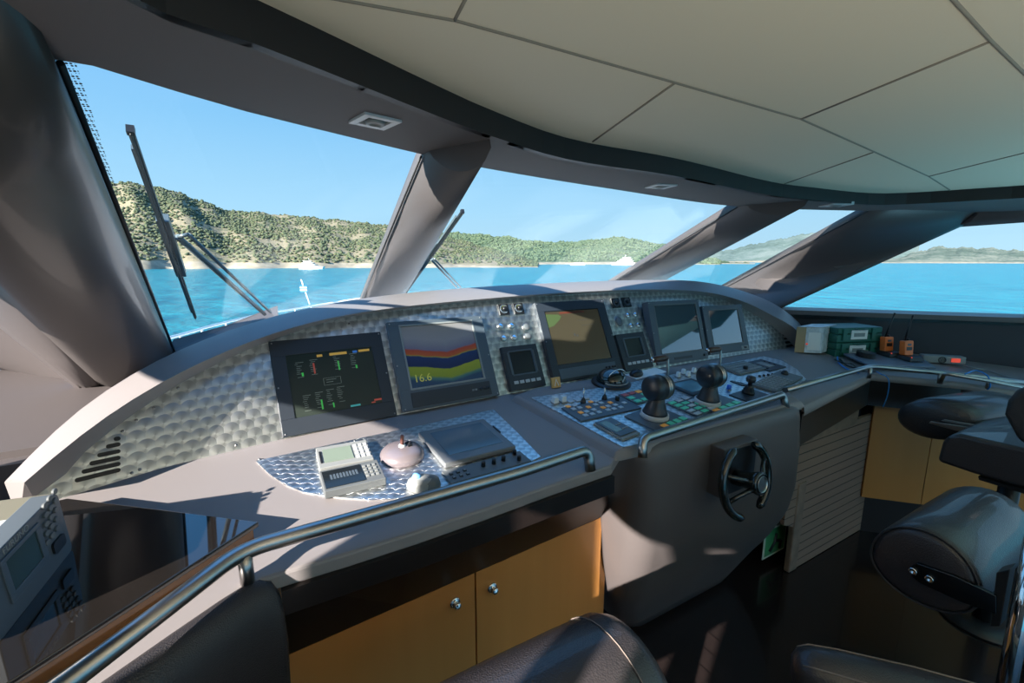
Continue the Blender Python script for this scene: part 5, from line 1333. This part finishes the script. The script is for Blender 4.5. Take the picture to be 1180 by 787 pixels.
# flat tray carrying the chargers
ht = .030
tray_px = [(972, 407), (1000, 419.5), (1079, 423), (1064, 413), (1008, 406)]
tpz = [desk(x, y, ht) for x, y in tray_px]
tr_ = thing('tray', (tpz[0] + tpz[2]) / 2, 'flat blue-grey tray on the starboard counter under the radio chargers', 'tray')
mb = MB(); mb.solid([p - DN * .012 for p in tpz], tpz); mb.build('sheet', mat('tray_grey', (.14, .17, .22), .35), tr_, bevel=.003)
for i in (0, 1, 2, 3):
    q = tpz[i].lerp(tpz[(i + 2) % 5], .12); mb = MB(); mb.lathe(Fr(V((q.x, q.y, desk_z(q.y))), (1, 0, 0), (0, 1, 0)), [(.008, 0), (.008, ht - .012)], seg=10); mb.build('foot', 'black', tr_)
p = desk(997, 411, ht); t = thing('tape_roll', p, 'roll of black tape lying on the tray', 'tape')
fr = Fr(p, (1, 0, 0), (0, 1, SL)); mb = MB(); ro, ri, th = .048, .028, .030
mb.rings([[fr.P(r_ * math.cos(R(q)), r_ * math.sin(R(q)), z) for q in range(0, 360, 12)] for r_, z in ((ri, 0), (ro, 0), (ro, th), (ri, th), (ri, 0))], caps=False, smooth=False); mb.build('roll', 'black', t)
mb = MB(); mb.rings([[fr.P(r_ * math.cos(R(q)), r_ * math.sin(R(q)), z) for q in range(0, 360, 12)] for r_, z in ((ri - .002, 0), (ri, 0), (ri, th + .001), (ri - .002, th + .001), (ri - .002, 0))], caps=False, smooth=False); mb.build('core', 'greyplastic', t)
# hand-held radios standing in chargers
for (bxp, rb, an, lb) in (((1026, 410), (1029.5, 403), (1031, 361), 'orange hand-held radio standing in a black charger, nearer the green cases'), ((1049, 415), (1050, 407), (1052, 363.5), 'orange hand-held radio standing in a black charger, nearer the power strip')):
    p = desk(*bxp, ht + .0005)
    ru = V((wdir.x, wdir.y, 0)).normalized(); rv = V((-ru.y, ru.x, 0))
    t = thing('radio_charger', p, 'black desktop charger under the radio %s' % ('by the green cases' if bxp[0] < 1040 else 'by the power strip'), 'charger', 'radio chargers')
    f = Fr(p, ru, rv)
    mb = MB(); mb.prism(f, [(-.055, -.045), (.055, -.045), (.060, .05), (-.060, .05)], 0, .026, inset=.012); mb.build('base', 'black', t, bevel=.006)
    mb = MB(); mb.lathe(f.at(-.035, -.034, .020), [(.003, 0), (.003, .006), (0, .007)], seg=8); mb.build('light', 'red', t)
    o = p + rv * .012 + V((0, 0, .0265)); t = thing('handheld_radio', o, lb, 'radio', 'orange hand-held radios')
    f = Fr(o, ru, V((rv.x * .10, rv.y * .10, 1)))       # n aft/inboard
    hR = .088
    mb = MB(); mb.prism(f, rrect(-.030, .030, 0, hR, .008, 3), -.036, 0); mb.build('body', 'orange', t, bevel=.003)
    mb = MB(); mb.box(f, .006, .040, .012, hR * .88, -.060, -.036); mb.build('battery', 'orange', t, bevel=.003)
    mb = MB(); mb.box(f, -.019, .019, .030, .050, 0, .0015); mb.build('screen', 'black', t)
    mb = MB(); mb.box(f, -.012, .012, .058, .070, 0, .002); mb.build('speaker', 'bezel2', t)
    mb = MB(); mb.lathe(Fr(f.P(.010, hR, -.018), f.u, f.n * -1), [(.008, -.001), (.008, .010), (.006, .012), (0, .012)], seg=12); mb.build('knob', 'black', t)
    a0_ = f.P(-.012, hR, -.018); a1_ = onplane(an[0], an[1], a0_, V((ray(*an).x, ray(*an).y, 0)).normalized())
    mb = MB(); mb.tube([a0_ - V((0, 0, .003)), a0_.lerp(a1_, .4), a1_], [.0062, .0052, .0042], seg=10); mb.lathe(Fr(a1_, (1, 0, 0), (0, 1, 0)), [(.0055, -.006), (.0055, .002), (0, .003)], seg=10); mb.build('antenna', 'black', t)
# power strip
s0, s1 = desk(1063, 417.5, 0), desk(1112, 424, 0); su = s1 - s0; su.z = 0
zs_ = max(desk_z(s0.y), desk_z(s1.y)) + .001
t = thing('power_strip', (s0 + s1) / 2, 'white power strip with a red lit switch on the starboard counter', 'power strip')
f = Fr(V((s0.x, s0.y, zs_)), su, (0, 0, 1)); Ls = su.length; hs = .045
mb = MB(); mb.box(f, 0, Ls, 0, hs, -.055, 0); mb.build('housing', 'lightgrey', t, bevel=.005)
mb = MB(); mb.box(f, Ls * .66, Ls * .86, hs * .25, hs * .75, 0, .004); mb.build('switch', 'red', t)
mb = MB(); mb.lathe(Fr(f.P(Ls * .45, hs * .45, 0), f.u, f.v), [(.020, 0), (.020, .002), (.016, .002), (.014, -.004), (0, -.004)], seg=20); mb.build('socket', 'black', t)
# cables
def cable(pts, r, m, label, kind='cable'):
    mb = MB(); mb.tube(smooth_path(pts, 6), r, seg=8); tag(mb.build(kind, m), label, 'cable')
cable([desk(965, 411, .012), desk(966, 417, .010), desk(974, 424, .01), desk(984, 428, .012), desk(990, 430, .006)], .004, 'bluecable', 'blue cable looping in front of the green cases')
cable([desk(968, 414, .007), desk(976, 421, .010), desk(988, 424, .02), desk(1000, 423, .02), desk(1020, 425, .012), desk(1050, 427, .008), desk(1070, 426, .012), desk(1090, 429, .006)], .0045, 'black', 'tangled black cable under the tray on the starboard counter')
cable([desk(962, 414, .006), desk(970, 418, .018), desk(982, 419.5, .01), desk(992, 427, .02), desk(1010, 428, .006)], .004, 'black', 'short black cable in front of the parcel and tray')
cf = [desk(1019, 433, .01), desk(1022, 434, -.01) + V((-.03, -.03, 0)), atX(1024.5, 441, 3.0), atX(1022, 456, 2.99), atX(1017, 468, 2.985)]
cable([desk(1010, 428, .01), desk(1016, 431.5, .016), onplane(1021, 433.5, CSE[1] + V((-.02, -.02, 0)), qn), onplane(1024.5, 440, CSE[1] + V((-.025, -.025, 0)), qn), onplane(1022.5, 456, CSE[1] + V((-.02, -.02, 0)), qn), onplane(1017.5, 469, CSE[1] + V((-.02, -.02, 0)), qn)], .0028, 'bluecable', 'thin blue cable hanging over the dark fascia')
cable([desk(1111, 421, .015), desk(1122, 424, .02), desk(1135, 426, .01), desk(1150, 431, .006), desk(1172, 438, .006)], .004, 'lightgrey', 'grey cable leaving the power strip')
cable([desk(1112, 431, .08), desk(1125, 427, .09), desk(1138, 433, .085), desk(1141, 444, .04), desk(1138, 449, .012)], .0035, 'bluecable', 'blue cable looped over the second starboard rail')
# side-window label strip on the sill
# ================================================================== SOFFIT DOWNLIGHTS
for cs_, lb in (([(404.4, 140), (424, 130), (459.6, 142), (439.3, 151.5)], 'square white downlight in the soffit above the port pane'), ([(746, 215.2), (760, 212), (776, 215), (764, 218.5)], 'square white downlight in the soffit above the centre pane'), ([(949, 237), (962, 235), (977, 236.8), (965, 239)], 'square white downlight in the soffit above the starboard pane')):
    fr, w, h = fit(cs_, lambda x, y: atZ(x, y, ZS - .004))
    fr = Fr((fr.o.x, fr.o.y, ZS), fr.u, fr.v)
    if fr.n.z > 0: fr = Fr(fr.o, fr.u, -fr.v)
    k = (w + h) / 4
    t = thing('downlight', fr.o, lb, 'ceiling light', 'soffit downlights')
    mb = MB(); frame_ring(mb, fr, (-k, k, -k, k), (-k * .62, k * .62, -k * .62, k * .62), -.01, .005); mb.build('frame', 'white', t, bevel=.001)
    mb = MB(); mb.box(fr, -k * .62, k * .62, -k * .62, k * .62, -.01, .001); mb.build('backing', 'greyplastic', t)
    mb = MB(); mb.lathe(fr.at(0, 0, .001), [(k * .5, 0), (k * .48, .006), (k * .3, .008), (k * .28, .004), (0, .003)], seg=24); mb.build('lamp_ring', 'lightgrey', t)
# ================================================================== SEATS
def roll(X0, X1, Yc, Zc, ry, rz, nm, m, parent, flat=0.0, seg=36, puff=.03, label=None):
    """padded roll lying athwartships with rounded ends"""
    mb = MB(); rings = []
    prof = [(0, .0), (.004, .55), (.012, .80), (.025, .93), (.05, 1.0)]
    xs = [(X0 + a, k) for a, k in prof] + [(X0 + (X1 - X0) * q, 1.0 + .02 * math.sin(q * math.pi)) for q in (.25, .5, .75)] + [(X1 - a, k) for a, k in reversed(prof)]
    for x, k in xs:
        k = max(k, .02)
        rings.append([V((x, Yc + ry * k * math.cos(R(q)), Zc + rz * k * math.sin(R(q)) * (1.0 if math.sin(R(q)) > 0 else 1 - flat))) for q in [360 * i / seg for i in range(seg)]])
    mb.rings(rings, smooth=True); return mb.build(nm, m, parent, label=label)
# nearest seat: long leather bolster at the bottom of the view
ns = thing('helm_chair', (.2, .5, 0), 'dark leather helm chair nearest the maple cupboard, with a sunlit padded bolster', 'chair')
roll(.02, .66, .60, .70, .155, .150, 'bolster', 'leather_seat', ns)
mb = MB(); mb.tube([V((.575, .60 + .157 * math.cos(R(q)), .70 + .152 * math.sin(R(q)))) for q in range(-20, 201, 10)], .0013, seg=6); mb.build('seam', 'stitch', ns)
mb = MB(); mb.tube([V((.3, .5, .6)), V((.3, .45, .25)), V((.3, .45, .0))], .03, seg=14); mb.build('pedestal', 'chrome', ns)
mb = MB(); mb.lathe(Fr((.3, .45, 0), (1, 0, 0), (0, 1, 0)), [(.16, 0), (.16, .012), (.05, .02)], seg=28); mb.build('foot_plate', 'black', ns)
# middle seat: bolster on a steel bracket, chrome post
ms = thing('helm_chair', (1.75, .25, 0), 'black leather helm chair bolster on a steel bracket and chrome post, starboard foreground', 'chair')
YC, ZC_ = .425, .72
mb = MB(); rings = []
def dprof(k):
    out = []
    for i in range(40):
        q = R(360 * i / 40); c, s_ = math.cos(q), math.sin(q)
        out.append((YC + .125 * k * c, ZC_ + (.135 if s_ > 0 else .095) * k * s_))
    return out
for x, k in [(1.59, .05), (1.588, .5), (1.590, .82), (1.598, .95), (1.615, 1.0), (1.75, 1.0), (1.95, 1.0), (2.07, .99), (2.10, .93), (2.115, .8), (2.12, .4)]:
    rings.append([V((x, y, z)) for y, z in dprof(k)])
mb.rings(rings, smooth=True); mb.build('bolster', 'leather_seat', ms)
mb = MB(); mb.tube([V((1.596, y, z)) for y, z in dprof(.965)] + [V((1.596, *dprof(.965)[0]))], .0035, seg=6, caps=False); mb.build('piping', 'leather', ms)
def bpx(x, y, X=1.572): q = atX(x, y, X); return q
bl = [bpx(1049, 653), bpx(1056, 649), bpx(1100, 664), bpx(1148, 687), bpx(1148, 708), bpx(1108, 694), bpx(1060, 672), bpx(1050, 664)]
mb = MB(); mb.solid([p + V((.014, 0, 0)) for p in bl], bl); mb.build('bracket', mat('dark_steel', (.10, .11, .12), .25, 1.0), ms, bevel=.002)
for x, y in ((1052, 658), (1071, 667)):
    p = bpx(x, y, 1.570); f = Fr(p, (0, 1, 0), (0, 0, -1)); f = Fr(p, (0, -1, 0), (0, 0, 1)) if f.n.x > 0 else f
    mb = MB(); mb.lathe(f, [(.010, 0), (.010, .004), (.007, .005), (.005, .003), (0, .003)], seg=16); mb.build('bolt', 'chrome', ms)
bl = [bpx(1148, 660, 1.58), bpx(1164, 656, 1.58), bpx(1152, 722, 1.58), bpx(1141, 722, 1.58)]
mb = MB(); mb.solid([p + V((.05, 0, 0)) for p in bl], bl); mb.build('upright_bracket', 'black', ms, bevel=.002)
mb = MB(); mb.tube([V((1.60, .235, 1.02)), V((1.585, .228, .62)), V((1.57, .215, .0))], .019, seg=18); mb.build('post', 'chrome', ms)
mb = MB(); mb.tube([V((1.70, .215, 1.02)), V((1.69, .205, .62)), V((1.67, .19, .0))], .019, seg=18); mb.build('post', 'chrome', ms)
mb = MB(); mb.lathe(Fr((1.62, .2, 0), (1, 0, 0), (0, 1, 0)), [(.15, 0), (.15, .012), (.05, .02)], seg=28); mb.build('foot_plate', 'black', ms)
# far seat: bolster, cushion, backrest
fs_ = thing('helm_chair', (2.95, .55, 0), 'black leather helm chair farthest to starboard, beside the locker fronts', 'chair')
mb = MB(); rings = []
cA, cB = atX(1073, 484, 2.72), atX(1150, 470, 3.2)
for i, (q, k) in enumerate([(0, .1), (.01, .5), (.03, .8), (.07, .95), (.15, 1.0), (.5, 1.0), (.8, .95), (.93, .8), (1.0, .4)]):
    c = cA.lerp(cB, q)
    rings.append([V((c.x, c.y + .150 * k * math.cos(R(a)) - .03 * math.sin(R(a)) * k, c.z + .105 * k * math.sin(R(a)))) for a in range(0, 360, 12)])
mb.rings(rings, smooth=True); mb.build('bolster', 'leather_seat', fs_)
X_ = 2.66
bl = [atX(1070, 488, X_), atX(1072, 485.5, X_), atX(1145, 497, X_), atX(1145, 503, X_), atX(1100, 496, X_)]
mb = MB(); mb.solid([p + V((.012, 0, 0)) for p in bl], bl); mb.build('bracket', 'steel', fs_, bevel=.002)
bl = [atX(1084, 485, X_ + .03), atX(1088, 483.5, X_ + .03), atX(1140, 492, X_ + .03), atX(1143, 496, X_ + .03), atX(1138, 498, X_ + .03)]
mb = MB(); mb.solid([p + V((.012, 0, 0)) for p in bl], bl); mb.build('bracket', 'steel', fs_, bevel=.002)
Xc = 2.45
bl = [atX(1079, 532, Xc), atX(1085, 510, Xc), atX(1092, 502, Xc), atX(1105, 500, Xc), atX(1190, 519, Xc), atX(1190, 566, Xc), atX(1120, 546, Xc)]
mb = MB(); mb.solid([p + V((.55, 0, 0)) for p in bl], bl); mb.build('seat_cushion', 'leather_seat', fs_, bevel=.018, seg=3)
bl = [atX(1127, 549, Xc + .03), atX(1190, 567, Xc + .03), atX(1190, 572, Xc + .03), atX(1128, 553, Xc + .03)]
mb = MB(); mb.solid([p + V((.3, 0, 0)) for p in bl], bl); mb.build('seat_rail', 'black', fs_)
mb = MB(); bl = [atX(x, y, 2.40) for x, y in ((1156, 478), (1160, 462), (1170, 450), (1195, 440), (1215, 470), (1200, 522), (1172, 508))]
mb.solid([p + V((.07, 0, 0)) for p in bl], bl); mb.build('arm_pad', 'leather', fs_, bevel=.02, seg=3)
pc_ = atX(1160, 560, 2.72); mb = MB(); mb.tube([V((2.74, .50, .70)), V((2.74, .5, 0))], .035, seg=16); mb.build('pedestal', 'black', fs_)
mb = MB(); mb.lathe(Fr((2.74, .5, 0), (1, 0, 0), (0, 1, 0)), [(.15, 0), (.15, .012), (.05, .02)], seg=28); mb.build('foot_plate', 'black', fs_)
# arm pad of the seat whose body is outside the frame
ap = thing('seat_arm_pad', (1.15, .45, 0), 'dark leather arm pad with stitched piping at the bottom edge of the view', 'arm pad')
c0 = atZ(912, 765, .60); c1 = c0 + V((.34, -.40, -.03))
dd = (c1 - c0).normalized(); sd = V((dd.y, -dd.x, 0)).normalized()
mb = MB(); rings = []
for q, k in ((0, .15), (.008, .45), (.03, .72), (.08, .93), (.2, 1.05), (.5, 1.2), (1.0, 1.25)):
    c = c0.lerp(c1, q); rings.append([c + sd * .060 * k * math.cos(R(a)) + V((0, 0, 1)) * (.055 if math.sin(R(a)) > 0 else .10) * k * math.sin(R(a)) for a in range(0, 360, 12)])
mb.rings(rings, smooth=True); mb.build('pad', 'leather_seat', ap)
for s_ in (-1, 1):
    mb = MB(); pts = []
    for q, k in ((.03, .72), (.08, .93), (.2, 1.05), (.5, 1.2), (1.0, 1.25)):
        c = c0.lerp(c1, q); an = R(90 + s_ * 42); pts.append(c + sd * .061 * k * math.cos(an) + V((0, 0, 1)) * .056 * k * math.sin(an))
    mb.tube(pts, .002, seg=6); mb.build('piping', 'stitch', ap)
mb = MB(); mb.tube([c0.lerp(c1, .6) - V((0, 0, .08)), V((c0.lerp(c1, .6).x, c0.lerp(c1, .6).y, .0))], .02, seg=12); mb.build('stem', 'black', ap)
